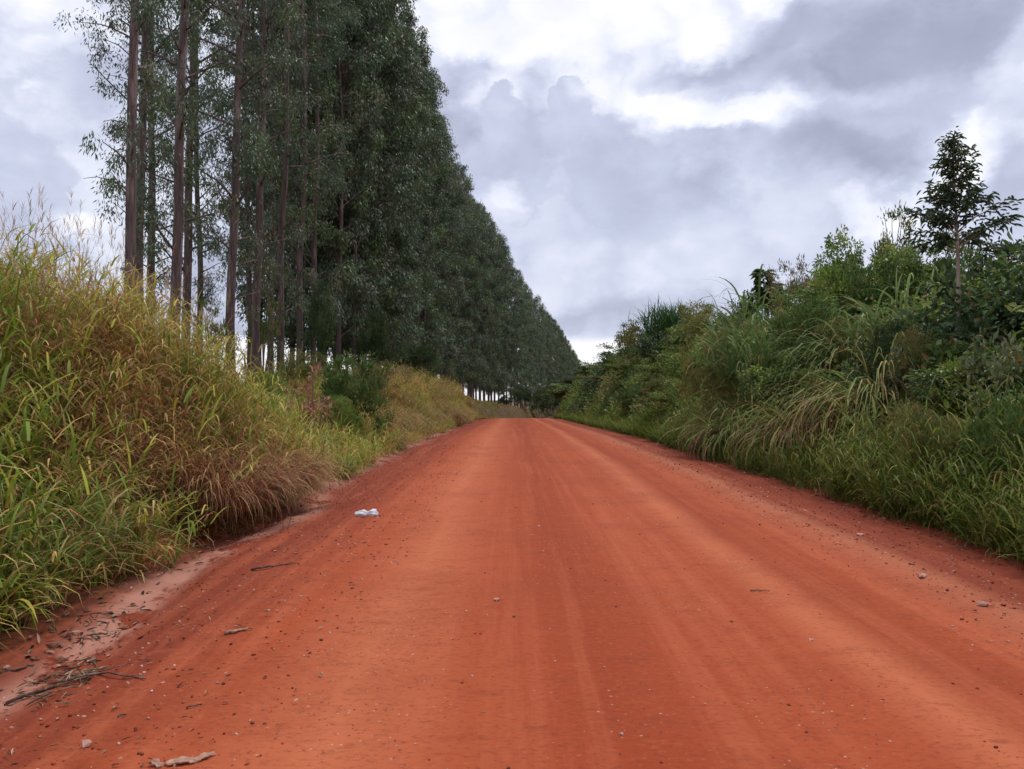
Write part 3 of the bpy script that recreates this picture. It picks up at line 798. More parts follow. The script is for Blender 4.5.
# rounded mounds of straw and rust grass hanging over the left verge further on
MP = [[(.30, .19, .06), (.26, .21, .045), (.24, .10, .05), (.33, .17, .07)], [(.28, .115, .055), (.21, .08, .04), (.33, .17, .075), (.24, .17, .045)], [(.20, .21, .04), (.26, .23, .05), (.15, .17, .035), (.28, .15, .06)]]
mounds = [grass_clump(380, 26, 1.45, .5, 520, .022, MP[k], 'grass mound, straw or rust coloured, in the row hanging over the far left road edge', 90 + k, 2.5, .2, .3, .35, bias=.55, baz=-.5, name='grass_mound') for k in range(3)]
rng = np.random.default_rng(23); random.seed(31)
ym = 19.0; k = 0
while ym < 72:
    for um in (-4.15, -5.6):
        x_, y_ = um + random.uniform(-.3, .3) + float(c_of(ym)), ym + random.uniform(-.5, .5)
        if um < -5 and ym < 26: continue
        if abs(y_ - 19.8) < 1.6 and um > -5: continue
        sc_m = random.uniform(.7, 1.15) * (1 if um > -5 else .95)
        o = mounds[k] if k < 3 else dup(random.choice(mounds), (0, 0, 0), 0, (1, 1, 1), mounds[0]['label'])
        o.location = (x_, y_, tz(x_, y_) - .03); o.rotation_euler = (0, 0, random.uniform(-.7, .7)); o.scale = (sc_m * 1.1, sc_m * 1.1, sc_m)
        o['group'] = 'grass mounds along the far left road edge'; k += 1
    ym += random.uniform(1.3, 2.2) * (1 + ym / 90)
rng = np.random.default_rng(23)

# ------------------------------------------------------------------ shrubs on the right bank
shrub('dark', 1010, 17, 243, 120, 'large dark leafy bush right of the slim young tree')
shrub('dark', 1012, 13.5, 296, 90, 'shadowy dark green bush at the right edge under the large dark bush')
shrub('broad', 1003, 10.2, 338, 105, 'pale broad leaved shrub with yellowing leaves at the right edge')
shrub('olive', 838, 16.5, 322, 80, 'olive bush on the bank between two arching grass clumps')
shrub('lime', 905, 14.5, 322, 80, 'yellow green bush on the bank left of the slim young tree trunk')
shrub('mid', 985, 12, 345, 90, 'mid green bush behind the pale broad leaved shrub')
shrub('broad', 925, 12.2, 345, 70, 'sparse broad leaved shrub beneath the slim young tree')
shrub('brown', 960, 12.8, 372, 110, 'brownish twiggy shrub low on the bank beneath the slim young tree')
shrub('vine', 841, 23, 236, 50, 'dark round vine draped bush standing up above the ridge of the right bank')
shrub('airy', 893, 19.5, 212, 62, 'loose airy sapling directly left of the slim young tree')
shrub('mid', 935, 19, 240, 80, 'mid green bush behind the slim young tree')
shrub('brown', 800, 26, 262, 56, 'olive brown thin topped bush on the ridge left of the round vine draped bush')
shrub('vine', 862, 20, 278, 95, 'light green vine covered mound on the bank below the round vine draped bush')
shrub('olive', 815, 22, 292, 95, 'broad olive bush in the middle of the right bank slope')
shrub('dark', 757, 29, 292, 70, 'dark bush carrying the broad leaved plant on the ridge')
shrub('olive', 725, 33, 305, 95, 'wide olive green bush filling the ridge right of the spiky bush')
shrub('lime', 705, 29, 352, 85, 'yellow green bush low on the bank left of the dark elephant grass')
shrub('dark', 668, 38, 332, 70, 'dark hollow looking bush beneath the spiky bush')
shrub('olive', 652, 47, 318, 80, 'olive bush on the ridge left below the spiky bush')
shrub('mid', 628, 62, 346, 60, 'mid green bush on the far ridge under the feathery sapling')
shrub('lime', 640, 48, 368, 60, 'fresh light green bush on the far slope above the verge grass')
shrub('mid', 602, 78, 362, 50, 'farthest rounded green bush where the right ridge meets the sky gap')
shrub('dark', 583, 88, 376, 50, 'dark distant bush beside the road bend')
shrub('olive', 612, 60, 385, 70, 'low olive bush at the foot of the far right slope')
shrub('vine', 572, 100, 382, 50, 'small distant green bush overhanging the road bend')
shrub('airy', 700, 42, 304, 34, 'thin feathery sapling poking out of the ridge right of the spiky bush', 'sapling', 'sapling')
shrub('airy', 626, 64, 324, 34, 'thin feathery sapling on the ridge beside the sky gap', 'sapling', 'sapling')
shrub('mid', 780, 24, 345, 80, 'mid green bush behind the yellowish rounded grass clump')
shrub('brown', 905, 13.2, 385, 90, 'rusty brown shrub behind the large arching grass clump')
shrub('olive', 985, 9.6, 405, 110, 'low dense green shrub above the verge at the right edge')
# left bank
shrub('mid', 352, 21, 356, 56, 'mid green leafy bush on the left bank beside the pinkish dry shrub')
shrub('lime', 343, 19.5, 396, 34, 'low light green bush at the foot of the left bank')
shrub('pinkdry', 312, 17.0, 366, 56, 'small shrub with pinkish dry leaves on the left bank')
shrub('olive', 300, 27, 350, 50, 'olive bush at the foot of the plantation trunks')
shrub('brown', 395, 38, 366, 44, 'straw brown bush on the far left bank')
shrub('lime', 260, 23, 372, 46, 'light green bush in the low gap of the left bank')
shrub('brown', 372, 30, 364, 50, 'orange brown bush on the left bank right of the green leafy bush')
shrub('olive', 412, 44, 372, 36, 'olive bush among the straw grass of the far left bank')
shrub('brown', 436, 55, 380, 34, 'farthest straw brown bush on the left bank near the road bend')
# leafy growth round the trunks
def understory(x, d, ytop, wpx, kind, label):
    shrub(kind, x, d, ytop, wpx, label, 'sapling', 'sapling')
understory(318, 33, 282, 30, 'dark', 'slim leafy sapling climbing in front of the eucalyptus trunks')
understory(262, 33, 300, 45, 'airy', 'thin leafy sapling between the left eucalyptus trunks')
understory(215, 29, 300, 48, 'airy', 'leafy sapling beside the second trio of trunks')
understory(375, 44, 312, 44, 'dark', 'dense dark sapling at the start of the unbroken plantation wall')
understory(420, 62, 345, 44, 'dark', 'dense sapling below the plantation wall above the straw grass')

# ------------------------------------------------------------------ slim young tree
for (x_, d_, yt_, w_, lab_) in [(505, 150, 395, 18, 'dark bush among the far trunk bases left of the road bend'), (524, 165, 388, 26, 'broad dark bush directly behind the road crest'),
        (541, 180, 388, 26, 'dark bush right of the middle of the road crest'), (556, 190, 386, 26, 'dark bush in the corner between the road crest and the right bank')]:
    shrub('dark', x_, d_, yt_, w_, lab_)
def young_tree(x, d, ytop):
    global rng
    rng = np.random.default_rng(77)
    X = px(x, d); z = tz(X, d); H = pz(ytop, d) - z
    e = empty('young_tree', (X, d, z - .05), 0, 'slim young tree with pale straight trunk and dark pointed crown above the right bank', 'tree')
    tr, cr = Bag(), Bag()
    zz = np.linspace(0, H, 14); pts = np.stack([.07 * np.sin(zz * 1.1), .06 * np.sin(zz * .8 + .5), zz], -1)
    tube(tr, pts, .05 * (1 - .85 * zz / H), (1, 1, 1), 8)
    nl = 50
    for i in range(nl):
        f = i / (nl - 1); z0 = H * (.50 + .48 * f)
        ln = (.84 * (1 - f) ** .85 + .08) * rng.uniform(.4, 1.3); az = i * 2.4 + rng.normal(0, .3)
        s = np.linspace(0, 1, 6); ang = rng.uniform(.25, .8) + .5 * f - .1 * s + (-.7 * s if f < .25 else 0)
        dx = np.concatenate([[0], np.cumsum(np.cos(ang[:-1]) * ln / 5)]); dz = np.concatenate([[0], np.cumsum(np.sin(ang[:-1]) * ln / 5)])
        lp = np.array([.07 * math.sin(z0 * 1.1), .06 * math.sin(z0 * .8 + .5), z0]) + np.stack([dx * np.cos(az), dx * np.sin(az), dz], -1)
        tube(tr, lp, .013 * (1 - .7 * s), (1, 1, 1), 5)
        nt = 5 + int(3 * ln)
        for t_ in np.linspace(.35, 1, nt):
            c = np.array([np.interp(t_, s, lp[:, k]) for k in range(3)])
            m = 8 if f < .6 else 5
            az2 = az + rng.normal(0, 1.1, m)
            ax = np.stack([np.cos(az2), np.sin(az2), rng.normal(.05, .5, m)], -1)
            P = c + rng.normal(0, .05, (m, 3))
            C = pick([(.05, .075, .038), (.06, .09, .045), (.045, .065, .035), (.08, .11, .045)], m)
            leaves(cr, P, ax, np.array([0, 0, 1]) + rng.normal(0, .35, (m, 3)), (.145 - .045 * f) * rng.uniform(.7, 1.2, m), (.040 - .012 * f), C, True, 1.4)
    link('trunk', tr.mesh('trunk', M_young, True), e); link('crown', cr.mesh('crown', M_leaf), e)
young_tree(957, 12.8, 133)

def rosette_plant(name, x, d, ytop, label, cat, nst, leafL, leafW, per, pal, seed, spread=.45, tall=None):
    """branching stems that end in whorls of big leaves"""
    global rng
    rng = np.random.default_rng(seed)
    X = px(x, d); z = tz(X, d); H = pz(ytop, d) - z
    e = empty(name, (X, d, z - .05), 0, label, cat)
    st, lf = Bag(), Bag()
    for i in range(nst):
        az = i * 2.39; sp = spread * rng.uniform(.15, 1); h = H * rng.uniform(.72, 1.0)
        s = np.linspace(0, 1, 7)
        p = np.stack([sp * np.cos(az) * s ** 2 + .05 * np.sin(s * 4 + i), sp * np.sin(az) * s ** 2, h * s], -1)
        tube(st, p, .03 * (1 - .6 * s), (1, 1, 1), 6)
        for t_ in (.8, .88, .95, 1.0):
            c = np.array([np.interp(t_, s, p[:, k]) for k in range(3)])
            a = np.linspace(0, 6.28, per, endpoint=False) + rng.random(per)
            ax = np.stack([np.cos(a), np.sin(a), rng.uniform(-.1, .6, per)], -1)
            leaves(lf, np.tile(c, (per, 1)) + unit(ax) * .08, ax, np.array([0, 0, 1]) + rng.normal(0, .25, (per, 3)), leafL * rng.uniform(.7, 1.2, per), leafW, pick(pal, per), True, 1.6)
    link('stem', st.mesh('stem', M_stem, True), e); link('foliage', lf.mesh('foliage', M_leaf), e)
for a_ in [
 ('lime', 698, 26, 378, 60, 'yellow green bush at the foot of the right bank before the dark elephant grass'),
 ('olive', 668, 31, 376, 60, 'low olive bush on the lower slope left of the elephant grass'),
 ('mid', 640, 37, 382, 50, 'small mid green bush on the lower far slope'),
 ('lime', 782, 19.5, 352, 60, 'bright leafy bush between the dark elephant grass and the yellowish clump'),
 ('mid', 832, 15.0, 372, 70, 'mid green bush wedged between the yellowish clump and the large arching clump'),
 ('olive', 930, 11.6, 400, 80, 'olive bush low on the bank right of the large arching clump'),
 ('lime', 962, 11.0, 360, 60, 'yellowish bush directly below the slim young tree trunk'),
 ('vine', 1000, 15.5, 268, 70, 'vine covered bush at the right edge in front of the large dark bush'),
 ('mid', 870, 18.5, 262, 60, 'mid green bush just below the loose airy sapling'),
 ('olive', 745, 25.5, 318, 60, 'olive bush behind the top of the dark elephant grass'),
 ('vine', 692, 36, 318, 50, 'vine covered bush on the ridge right of the spiky bush')]:
    shrub(*a_)
for a_ in [
 ('mid', 815, 17.6, 296, 84, 'rounded mid green bush high on the slope right of the dark green tall cane grass'),
 ('lime', 838, 19.0, 270, 66, 'rounded yellow green bush near the ridge under the round vine draped bush'),
 ('olive', 712, 21.0, 338, 72, 'rounded olive bush left of the dark green tall cane grass'),
 ('vine', 795, 16.4, 352, 64, 'vine covered bush hanging above the yellowish rounded grass clump'),
 ('dark', 892, 13.4, 322, 62, 'dark bush crowding the top of the large arching grass clump'),
 ('olive', 930, 12.4, 330, 74, 'rounded olive bush in front of the slim young tree on its left'),
 ('vine', 985, 10.6, 352, 90, 'vine covered bush in front of the pale broad leaved shrub'),
 ('olive', 945, 9.6, 408, 92, 'low rounded olive bush just above the verge grass at the right'),
 ('mid', 1012, 8.7, 392, 92, 'mid green bush cut by the right edge just above the verge grass'),
 ('vine', 905, 18.2, 246, 56, 'vine covered bush on the ridge touching the young tree crown from the left')]:
    shrub(*a_)
rosette_plant('broadleaf_plant', 768, 27.5, 268, 'dark broad leaved plant with bare stems sticking up from the ridge', 'plant', 7, .36, .15, 9, DARK, 81, .5)

def spiky_bush(x, d, ytop, wpx, label, seed):
    global rng
    rng = np.random.default_rng(seed)
    X = px(x, d); z = tz(X, d); zt = pz(ytop, d); w = wpx / F * d
    bag, tk = Bag(), Bag()
    h0 = (zt - z) - w * .75
    e = empty('spiky_bush', (X, d, z - .05), 0, label, 'bush')
    for i in range(9):
        s = np.linspace(0, 1, 6); a = i * .7
        tube(tk, np.stack([.5 * np.cos(a) * s, .5 * np.sin(a) * s, (h0 + .2) * s], -1), .04 * (1 - .5 * s), (1, 1, 1), 6)
    n = 1500
    a = rng.random(n) * 6.28
    P = np.stack([rng.normal(0, .3 * w, n), rng.normal(0, .3 * w, n), h0 + rng.uniform(-.5, .35, n) * w], -1)
    blades(bag, P, a, rng.uniform(.35, .6, n) * w, np.full(n, .055), np.abs(rng.normal(.45, .3, n)), rng.uniform(.2, 1.1, n), pick([(.03, .075, .025), (.04, .09, .03), (.055, .11, .035)], n), pick([(.05, .11, .035), (.065, .13, .04)], n), 4)
    link('stem', tk.mesh('stem', M_stem, True), e); link('foliage', bag.mesh('foliage', M_grass), e)
spiky_bush(672, 45, 299, 46, 'dark spiky narrow leaved bush standing above the right ridge', 83)

# ------------------------------------------------------------------ small things on the road
def on_road(x, y, it=6):
    d = EYE * F / (y - HOR)
    for _ in range(it): d = (EYE - tz(px(x, d), d)) * F / (y - HOR)
    return px(x, d), d

def lumpy(name, seed, r, mat, sq=(1, 1, .6), amp=.35, sub=2, fr=1.3):
    import bmesh
    bm = bmesh.new(); bmesh.ops.create_icosphere(bm, subdivisions=sub, radius=1)
    for v in bm.verts:
        n_ = mnoise.noise(v.co * fr + Vector((seed * 7.3, seed * 3.1, 0)))
        v.co = v.co * (1 + amp * n_)
        v.co = Vector((v.co.x * sq[0], v.co.y * sq[1], v.co.z * sq[2])) * r
    for f in bm.faces: f.smooth = sub > 2
    me = bpy.data.meshes.new(name); bm.to_mesh(me); bm.free(); me.materials.append(mat)
    return me
def drop(name, me, x, y, label, cat, sc=1.0, group=None, sink=.3):
    X, d = on_road(x, y); o = link(name, me, None, (X, d, tz(X, d) + .006 * sc))
    o.rotation_euler = (0, 0, random.uniform(0, 6.28)); o.scale = (sc,) * 3
    return tag(o, label, cat, group)
stones = [lumpy('pebble', k, .016, M_stone, (1.3, 1, .6), .5, 1) for k in range(4)]
clods = [lumpy('clod', k + 9, .018, M_clod, (1.2, 1, .65), .6, 1) for k in range(4)]
drop('stone', stones[0], 88, 744, 'whitish stone on the red dirt at the lower left corner', 'stone', 1.4)
drop('stone', stones[1], 860, 536, 'flat pale stone on the right shoulder near the grass', 'stone', 2.2)
drop('stone', stones[2], 8, 668, 'rounded white stone in the gutter at the left edge', 'stone', 1.5)
drop('stone', stones[3], 982, 605, 'pale stone on the gravel line at the right side', 'stone', 2.0)
drop('stone', stones[2], 922, 578, 'grey stone lying between gravel bits on the right shoulder', 'stone', 2.0)
drop('stone', stones[1], 497, 600, 'pale elongated stone in the middle of the road', 'stone', 1.3)
GP = 'pebbles scattered on the dirt road'
for i in range(48):
    r_ = random.random()
    if r_ < .45: u_, d_ = random.uniform(-2.7, -1.2), random.uniform(3.3, 13)
    elif r_ < .85: u_, d_ = random.gauss(3.5, .35), random.uniform(4.8, 17)
    else: u_, d_ = random.uniform(-1, 3), random.uniform(3.4, 10)
    me = random.choice(stones if random.random() < .5 else clods)
    o = link('pebble', me, None, (u_, d_, tz(u_, d_) + .003)); s_ = random.uniform(.45, 1.15); o.scale = (s_, s_, s_); o.rotation_euler = (0, 0, random.uniform(0, 6.28))
    tag(o, 'small pebble, pale or red, lying loose on the dirt road', 'pebble', GP)

# plastic bag
def plastic_bag():
    import bmesh
    m, nt, out = new_mat('thin_white_plastic')
    p = nt.nodes.new('ShaderNodeBsdfPrincipled'); p.inputs['Base Color'].default_value = (.76, .75, .77, 1); p.inputs['Roughness'].default_value = .35
    t_ = nt.nodes.new('ShaderNodeBsdfTranslucent'); t_.inputs['Color'].default_value = (.8, .8, .81, 1)
    mx = nt.nodes.new('ShaderNodeMixShader'); mx.inputs[0].default_value = .35
    nt.links.new(p.outputs[0], mx.inputs[1]); nt.links.new(t_.outputs[0], mx.inputs[2]); nt.links.new(mx.outputs[0], out.inputs['Surface'])
    bm = bmesh.new(); bmesh.ops.create_icosphere(bm, subdivisions=5, radius=1)
    for v in bm.verts:
        c = v.co.copy()
        pinch = 1 - .5 * math.exp(-(c.x / .22) ** 2)
        n1 = mnoise.fractal(c * 1.6, 1.0, 2.0, 4); n2 = abs(mnoise.noise(c * 4.2 + Vector((5, 1, 2))))
        r = (1 + .32 * n1 - .28 * n2)
        v.co = Vector((c.x * .145 * (1 + .2 * n1), c.y * .08 * r * pinch, max(-.004, c.z * .06 * r * pinch + .02)))
        if c.x < -.6 and c.y < 0: v.co.x -= .05 * (-c.y); v.co.z *= .6
    for f in bm.faces: f.smooth = True
    me = bpy.data.meshes.new('plastic_bag'); bm.to_mesh(me); bm.free(); me.materials.append(m)
    X, d = on_road(368, 516)
    o = link('plastic_bag', me, None, (X, d, tz(X, d))); o.rotation_euler = (0, 0, .12)
    tag(o, 'crumpled white plastic bag lying on the left side of the road', 'plastic bag')
plastic_bag()

def stick(pix, r, label, name='stick', twigs=0, mat=None, lift=.5, seed=1):
    rs = random.Random(seed)
    P = []
    for (x, y) in pix:
        X, d = on_road(x, y); P.append((X, d, tz(X, d) + r * lift + .004))
    P = np.array(P); base = P.mean(0); base[2] = P[:, 2].min()
    k = np.linspace(0, 1, len(P)); kk = np.linspace(0, 1, 9)
    Q = np.stack([np.interp(kk, k, P[:, i]) for i in range(3)], -1)
    Q[1:-1] += np.array([[rs.gauss(0, r * .8), rs.gauss(0, r * .8), rs.uniform(0, r * .9)] for _ in range(7)])
    bag = Bag(); tube(bag, Q - base, r * (1 - .6 * kk), (1, 1, 1), 6)
    for i in range(twigs):
        j = rs.randint(1, 7); a = math.atan2(Q[j + 1][1] - Q[j][1], Q[j + 1][0] - Q[j][0]) + rs.choice((-1, 1)) * rs.uniform(.3, .8)
        ln = rs.uniform(.1, .26)
        e = Q[j] + np.array([math.cos(a) * ln, math.sin(a) * ln, 0]); e[2] = tz(e[0], e[1]) + .012
        tube(bag, np.linspace(Q[j], e, 4) - base, r * .45 * (1 - .6 * np.linspace(0, 1, 4)), (1, 1, 1), 5)
    o = link(name, bag.mesh(name, mat or M_stick, True), None, base)
    return tag(o, label, 'stick')
stick([(8, 704), (45, 690), (95, 674), (147, 679)], .011, 'long dead branch with side twigs along the gutter at the lower left', 'dead_branch', 7, seed=3)
stick([(252, 570), (276, 566), (296, 564)], .012, 'thin dark stick on the road below the hanging brown grass', 'stick', 1, seed=5)
stick([(226, 634), (240, 632), (253, 629)], .012, 'short pale peeled stick on the left part of the road', 'stick', 0, M_barkpiece, seed=8)
stick([(0, 672), (18, 668), (36, 664)], .010, 'dark stick lying in the pink silt at the left edge', 'stick', 0, seed=9)
stick([(120, 717), (128, 714)], .006, 'tiny dark twig on the dirt right of the dead branch', 'stick', 0, seed=10)
stick([(188, 708), (204, 704)], .005, 'tiny brown twig on the dirt below the pale peeled stick', 'stick', 0, seed=11)
stick([(750, 591), (769, 591)], .006, 'short twig on the bare right half of the road', 'stick', 0, seed=12)

def bark_piece(x, y, L, W, rz, label, seed):
    rs = np.random.default_rng(seed)
    X, d = on_road(x, y)
    n, m = 14, 7
    s = np.linspace(-.5, .5, n); t_ = np.linspace(-1, 1, m)
    wv = W * .5 * (1 - (2 * s) ** 4 * .6) * (1 + .25 * np.sin(s * 17 + seed))
    A = np.repeat((s * L)[:, None], m, 1); B = wv[:, None] * t_[None]
    Z = .006 + (t_[None] ** 2) * .012 + .005 * np.sin(s * 6 + seed)[:, None] + rs.normal(0, .0015, (n, m))
    top = np.stack([A, B, Z], -1).reshape(-1, 3); bot = top - np.array([0, 0, .006])
    i = np.arange(n - 1)[:, None] * m; j = np.arange(m - 1)[None]
    Q = np.stack([i + j, i + m + j, i + m + j + 1, i + j + 1], -1).reshape(-1, 4)
    o_ = n * m; Q2 = Q[:, ::-1] + o_
    rim = [k for k in range(m)] + [r_ * m + m - 1 for r_ in range(1, n)] + [(n - 1) * m + k for k in range(m - 2, -1, -1)] + [r_ * m for r_ in range(n - 2, 0, -1)]
    Q3 = [[rim[k], rim[(k + 1) % len(rim)], rim[(k + 1) % len(rim)] + o_, rim[k] + o_] for k in range(len(rim))]
    me = mk_mesh('bark_piece', np.concatenate([top, bot]), np.concatenate([Q, Q2, np.array(Q3)]), M_barkpiece)
    o = link('bark_piece', me, None, (X, d, tz(X, d) - .002)); o.rotation_euler = (0, .05, rz)
    tag(o, label, 'bark')
bark_piece(182, 762, .12, .045, .25, 'pale curl of peeled bark at the bottom edge of the road', 1)
bark_piece(207, 757, .10, .035, 1.0, 'smaller upturned bark flake beside the pale curl of bark', 2)
bark_piece(158, 764, .07, .03, -.4, 'little bark chip left of the pale curl of bark', 3)

# leaf litter and straw lying along the gutter
rng = np.random.default_rng(41)
LB = Bag()
def litter(n, uf, yf, L, W, pal):
    u_, y_ = uf, yf
    P = np.stack([u_ + c_of(y_), y_, terrain(u_ + c_of(y_), y_) + .006 + rng.random(n) * .015], -1)
    ax = np.stack([rng.normal(0, 1, n), rng.normal(0, 1, n), rng.normal(0, .18, n)], -1)
    nr = np.array([0, 0, 1]) + rng.normal(0, .3, (n, 3))
    leaves(LB, P, ax, nr, L * rng.uniform(.5, 1.4, n), W * rng.uniform(.5, 1.4, n), pick(pal, n, .3), True, .6)
LP = [(.13, .06, .04), (.17, .085, .055), (.24, .15, .10), (.06, .03, .025), (.34, .24, .17)]
n = 1500; litter(n, rng.normal(-3.25, .22, n), rng.uniform(3, 40, n), .07, .022, LP)
n = 110; litter(n, rng.normal(-2.95, .13, n), rng.normal(5.3, .35, n), .09, .016, LP)
n = 70; litter(n, rng.normal(-2.6, .1, n), rng.normal(4.55, .2, n), .07, .014, LP)
n = 60; litter(n, rng.normal(-2.4, .07, n), rng.normal(4.25, .16, n), .11, .008, [(.34, .24, .15), (.2, .12, .08)])
n = 500; litter(n, rng.uniform(-2.8, -1.0, n), rng.uniform(3.2, 15, n), .04, .012, LP)
n = 900; litter(n, rng.normal(4.75, .2, n), rng.uniform(4, 45, n), .07, .02, LP)
n = 260; litter(n, rng.normal(3.6, .35, n), rng.uniform(4, 18, n), .035, .014, LP)
tag(link('leaf_litter', LB.mesh('leaf_litter', M_litter)), 'brown leaf litter and straw strewn along both road edges', 'leaf litter', None, 'stuff')
# loose gravel too small to count
GB = Bag(); n = 9000
r_ = rng.random(n)
gu = np.where(r_ < .2, rng.normal(3.45, .28, n), np.where(r_ < .5, rng.normal(4.2, .38, n), np.where(r_ < .9, -2.9 + 1.9 * rng.random(n) ** 1.4, rng.uniform(-1, 4.6, n))))
gy = 3 + 22 * rng.random(n) ** 1.5
gs = .0022 + .0075 * rng.random(n) ** 2.5 * (1 + gy * .03)
gz = terrain(gu, gy)
ctr = np.stack([gu, gy, gz], -1)
cube = np.array([(-1, -1, -.3), (1, -1, -.3), (1, 1, -.3), (-1, 1, -.3), (-.6, -.6, .8), (.6, -.6, .8), (.6, .6, .8), (-.6, .6, .8)])
V = cube[None] * rng.uniform(.6, 1.3, (n, 8, 1)) * gs[:, None, None]
a = rng.random(n) * 6.28; ca, sa = np.cos(a)[:, None], np.sin(a)[:, None]
V = np.stack([V[..., 0] * ca - V[..., 1] * sa, V[..., 0] * sa + V[..., 1] * ca, V[..., 2]], -1) + ctr[:, None]
fq = np.array([(0, 3, 2, 1), (4, 5, 6, 7), (0, 1, 5, 4), (1, 2, 6, 5), (2, 3, 7, 6), (3, 0, 4, 7)])
gc = pick([(.38, .19, .13), (.28, .09, .05), (.2, .042, .016), (.2, .042, .016), (.24, .052, .018), (.22, .045, .016), (.16, .035, .016), (.46, .29, .22), (.12, .035, .02)], n, .2)
GB.add(V, (np.arange(n) * 8)[:, None, None] + fq, np.repeat(gc, 8, 0))
tag(link('gravel', GB.mesh('gravel', M_litter)), 'fine loose gravel on the road shoulders', 'gravel', None, 'stuff')

# ------------------------------------------------------------------ sky and light
SUN_EL, SUN_AZ = R(64), R(42)        # azimuth clockwise from the road direction (+Y)
w = bpy.data.worlds.new('World'); scene.world = w; w.use_nodes = True
w.cycles.sampling_method = 'MANUAL'; w.cycles.sample_map_resolution = 256
nt = w.node_tree; N = nt.nodes; Lk = nt.links; N.clear()
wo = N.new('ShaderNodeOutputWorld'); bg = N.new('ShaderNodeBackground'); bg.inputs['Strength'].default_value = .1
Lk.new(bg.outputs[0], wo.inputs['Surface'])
sky = N.new('ShaderNodeTexSky'); sky.sky_type = 'NISHITA'; sky.sun_disc = False; sky.sun_elevation = SUN_EL; sky.sun_rotation = SUN_AZ
tc = N.new('ShaderNodeTexCoord')
def M(op, a, b=None, c=None):
    n = N.new('ShaderNodeMath'); n.operation = op
    for i, v in enumerate((a, b, c)):
        if v is None: continue
        if isinstance(v, (int, float)): n.inputs[i].default_value = v
        else: Lk.new(v, n.inputs[i])
    return n.outputs[0]
def SM(v, a, b, t0=0., t1=1.):
    n = N.new('ShaderNodeMapRange'); n.interpolation_type = 'SMOOTHSTEP'
    n.inputs['From Min'].default_value = a; n.inputs['From Max'].default_value = b; n.inputs['To Min'].default_value = t0; n.inputs['To Max'].default_value = t1
    Lk.new(v, n.inputs['Value']); return n.outputs[0]
def WN(scale, detail, rough, loc=(0, 0, 0), sz=1.0):
    mp = N.new('ShaderNodeMapping'); mp.inputs['Location'].default_value = loc; mp.inputs['Scale'].default_value = (1, 1, sz)
    Lk.new(tc.outputs['Generated'], mp.inputs['Vector'])
    n = N.new('ShaderNodeTexNoise'); n.inputs['Scale'].default_value = scale; n.inputs['Detail'].default_value = detail; n.inputs['Roughness'].default_value = rough
    Lk.new(mp.outputs[0], n.inputs['Vector']); return n.outputs['Fac']
sx = N.new('ShaderNodeSeparateXYZ'); Lk.new(tc.outputs['Generated'], sx.inputs[0])
az0 = M('ARCTAN2', sx.outputs[0], sx.outputs[1]); el0 = M('ARCSINE', sx.outputs[2])
n1 = WN(6.0, 8, .60, (1, 2, 3), 1.5); n2 = WN(6.0, 8, .60, (7, 4, 9), 1.5); n3 = WN(16, 5, .6, (3, 3, 1), 1.6)
az_ = M('ADD', az0, M('MULTIPLY', M('SUBTRACT', n1, .5), .15))
el_ = M('ADD', el0, M('MULTIPLY', M('SUBTRACT', n2, .5), .14))
V = M('ADD', .70, M('MULTIPLY', M('SUBTRACT', n1, .5), 1.1))
LAYERS = [  # image column, row, half width, half height, brightness, softness
 (560, 20, 330, 95, .97, .45), (60, 15, 110, 50, .97, .5), (10, 165, 95, 105, .62, .15), (90, 236, 60, 14, .98, .7),
 (640, 260, 260, 95, .72, .3), (505, 165, 58, 78, .61, .07), (570, 128, 40, 56, .64, .06), (625, 175, 85, 72, .62, .08),
 (520, 150, 40, 30, .58, .8), (640, 210, 70, 40, .57, .8), (600, 265, 95, 26, .78, .8), (503, 205, 26, 20, .96, .7), (760, 245, 110, 35, .76, .8), (700, 180, 40, 30, .48, .7),
 (735, 115, 115, 34, 1.02, .3), (640, 88, 60, 22, .97, .5),
 (955, 165, 110, 48, 1.0, .4), (890, 212, 50, 22, .98, .5),
 (840, 148, 85, 44, .42, .6), (880, 165, 40, 26, .38, .7), (910, 38, 190, 58, .42, .55), (840, 62, 80, 22, .36, .7), (980, 30, 70, 40, .36, .8), (770, 40, 60, 26, .45, .7), (700, 62, 62, 18, .5, .5), (900, 108, 90, 20, .55, .6), (1015, 185, 42, 60, .55, .4), (800, 20, 70, 22, .45, .7),
 (600, 318, 150, 15, .5, .9), (870, 300, 160, 60, .72, .6),
]
vor = N.new('ShaderNodeTexVoronoi'); vor.feature = 'SMOOTH_F1'; vor.inputs['Scale'].default_value = 13; vor.inputs['Smoothness'].default_value = .3; vor.inputs['Detail'].default_value = 1.5; vor.inputs['Roughness'].default_value = .55
wv = N.new('ShaderNodeCombineXYZ'); Lk.new(az_, wv.inputs[0]); Lk.new(M('MULTIPLY', el_, 1.35), wv.inputs[1]); Lk.new(wv.outputs[0], vor.inputs['Vector'])
puff = M('MULTIPLY', M('SUBTRACT', vor.outputs['Distance'], .5), .75)      # rounded billows along cloud edges
for (x_, y_, rx_, ry_, val, soft) in LAYERS:
    pxv, pyv = (x_ - 512) / F, (HOR - y_) / F
    a0 = math.atan(pxv); e0 = math.atan(pyv * math.cos(a0))
    ra = rx_ / F * math.cos(a0) ** 2; re = ry_ / F * math.cos(e0) * math.cos(a0)
    a = M('DIVIDE', M('SUBTRACT', az_, a0), ra); b = M('DIVIDE', M('SUBTRACT', el_, e0), re)
    r_ = M('ADD', M('SQRT', M('ADD', M('MULTIPLY', a, a), M('MULTIPLY', b, b))), puff)
    m = SM(r_, 1 - soft, 1 + soft, 1., 0.)
    V = M('ADD', M('MULTIPLY', V, M('SUBTRACT', 1, m)), M('MULTIPLY', val, m))
V = M('ADD', V, M('MULTIPLY', M('SUBTRACT', .55, vor.outputs['Distance']), .16))
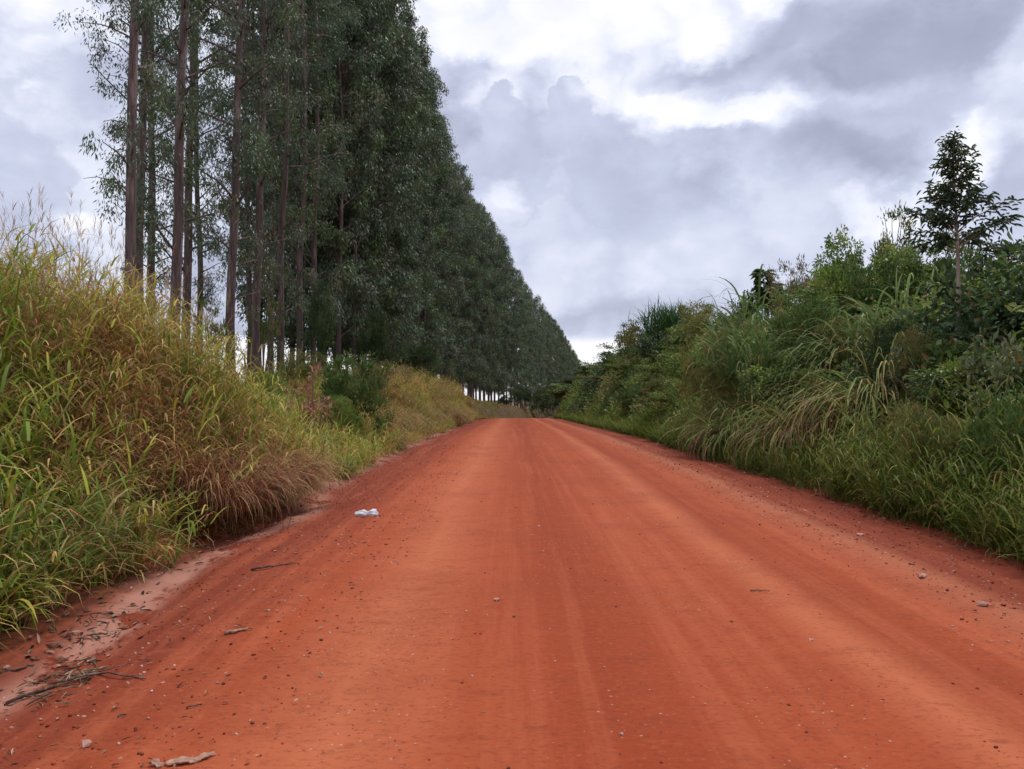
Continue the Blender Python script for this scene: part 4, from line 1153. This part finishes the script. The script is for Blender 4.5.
V = M('ADD', V, M('MULTIPLY', M('SUBTRACT', n3, .5), .16))
V = M('ADD', V, M('MULTIPLY', M('SUBTRACT', n2, .5), .2))
strip = SM(M('ADD', el0, M('MULTIPLY', M('SUBTRACT', n3, .5), .012)), .060, .074, 1., 0.)   # clear bright band under the cloud deck
V = M('ADD', M('MULTIPLY', V, M('SUBTRACT', 1, strip)), M('MULTIPLY', .97, strip))
cr = N.new('ShaderNodeValToRGB'); e = cr.color_ramp.elements
els = [(.10, (.25, .265, .35)), (.35, (.385, .412, .535)), (.60, (.575, .615, .775)), (.82, (.79, .82, .94)), (1.0, (1.0, .99, 1.0))]
while len(e) < len(els): e.new(.5)
for i, (p_, c_) in enumerate(els): e[i].position = p_; e[i].color = (*c_, 1)
Lk.new(V, cr.inputs[0])
zen = SM(el0, R(32), R(62), 1., 2.4)              # unseen sky overhead boosted to add light on ground and foliage
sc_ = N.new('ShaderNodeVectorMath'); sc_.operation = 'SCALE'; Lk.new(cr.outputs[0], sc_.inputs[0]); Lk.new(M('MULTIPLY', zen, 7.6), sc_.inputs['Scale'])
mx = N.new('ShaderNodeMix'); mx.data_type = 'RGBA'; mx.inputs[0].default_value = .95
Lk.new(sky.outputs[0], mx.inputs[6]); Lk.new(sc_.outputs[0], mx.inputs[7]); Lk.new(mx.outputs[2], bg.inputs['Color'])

sl = bpy.data.lights.new('sun', 'SUN'); sl.energy = 1.5; sl.angle = R(12); sl.color = (1, .95, .86)
so = bpy.data.objects.new('sun', sl); COL.objects.link(so)
sd = Vector((math.sin(SUN_AZ) * math.cos(SUN_EL), math.cos(SUN_AZ) * math.cos(SUN_EL), math.sin(SUN_EL)))
so.rotation_euler = sd.to_track_quat('Z', 'Y').to_euler(); so.location = (0, 0, 60)

# ------------------------------------------------------------------ camera and render settings
cd = bpy.data.cameras.new('camera'); cam = bpy.data.objects.new('camera', cd); COL.objects.link(cam)
cd.sensor_width = 36; cd.lens = F * 36 / 1024; cd.clip_start = .05; cd.clip_end = 5000
cam.location = (0, 0, EYE)
pitch = math.atan((HOR - 384.5) / F)
cam.rotation_euler = (R(90) + pitch, 0, 0)
scene.camera = cam
scene.render.engine = 'CYCLES'
cy = scene.cycles
cy.max_bounces = 4; cy.diffuse_bounces = 2; cy.glossy_bounces = 1; cy.transmission_bounces = 2; cy.transparent_max_bounces = 4
cy.use_denoising = True; cy.sample_clamp_indirect = 4
cy.caustics_reflective = False; cy.caustics_refractive = False
scene.view_settings.view_transform = 'Standard'; scene.view_settings.look = 'None'
scene.view_settings.exposure = 0.5; scene.view_settings.gamma = 1.0; scene.view_settings.use_curve_mapping = False
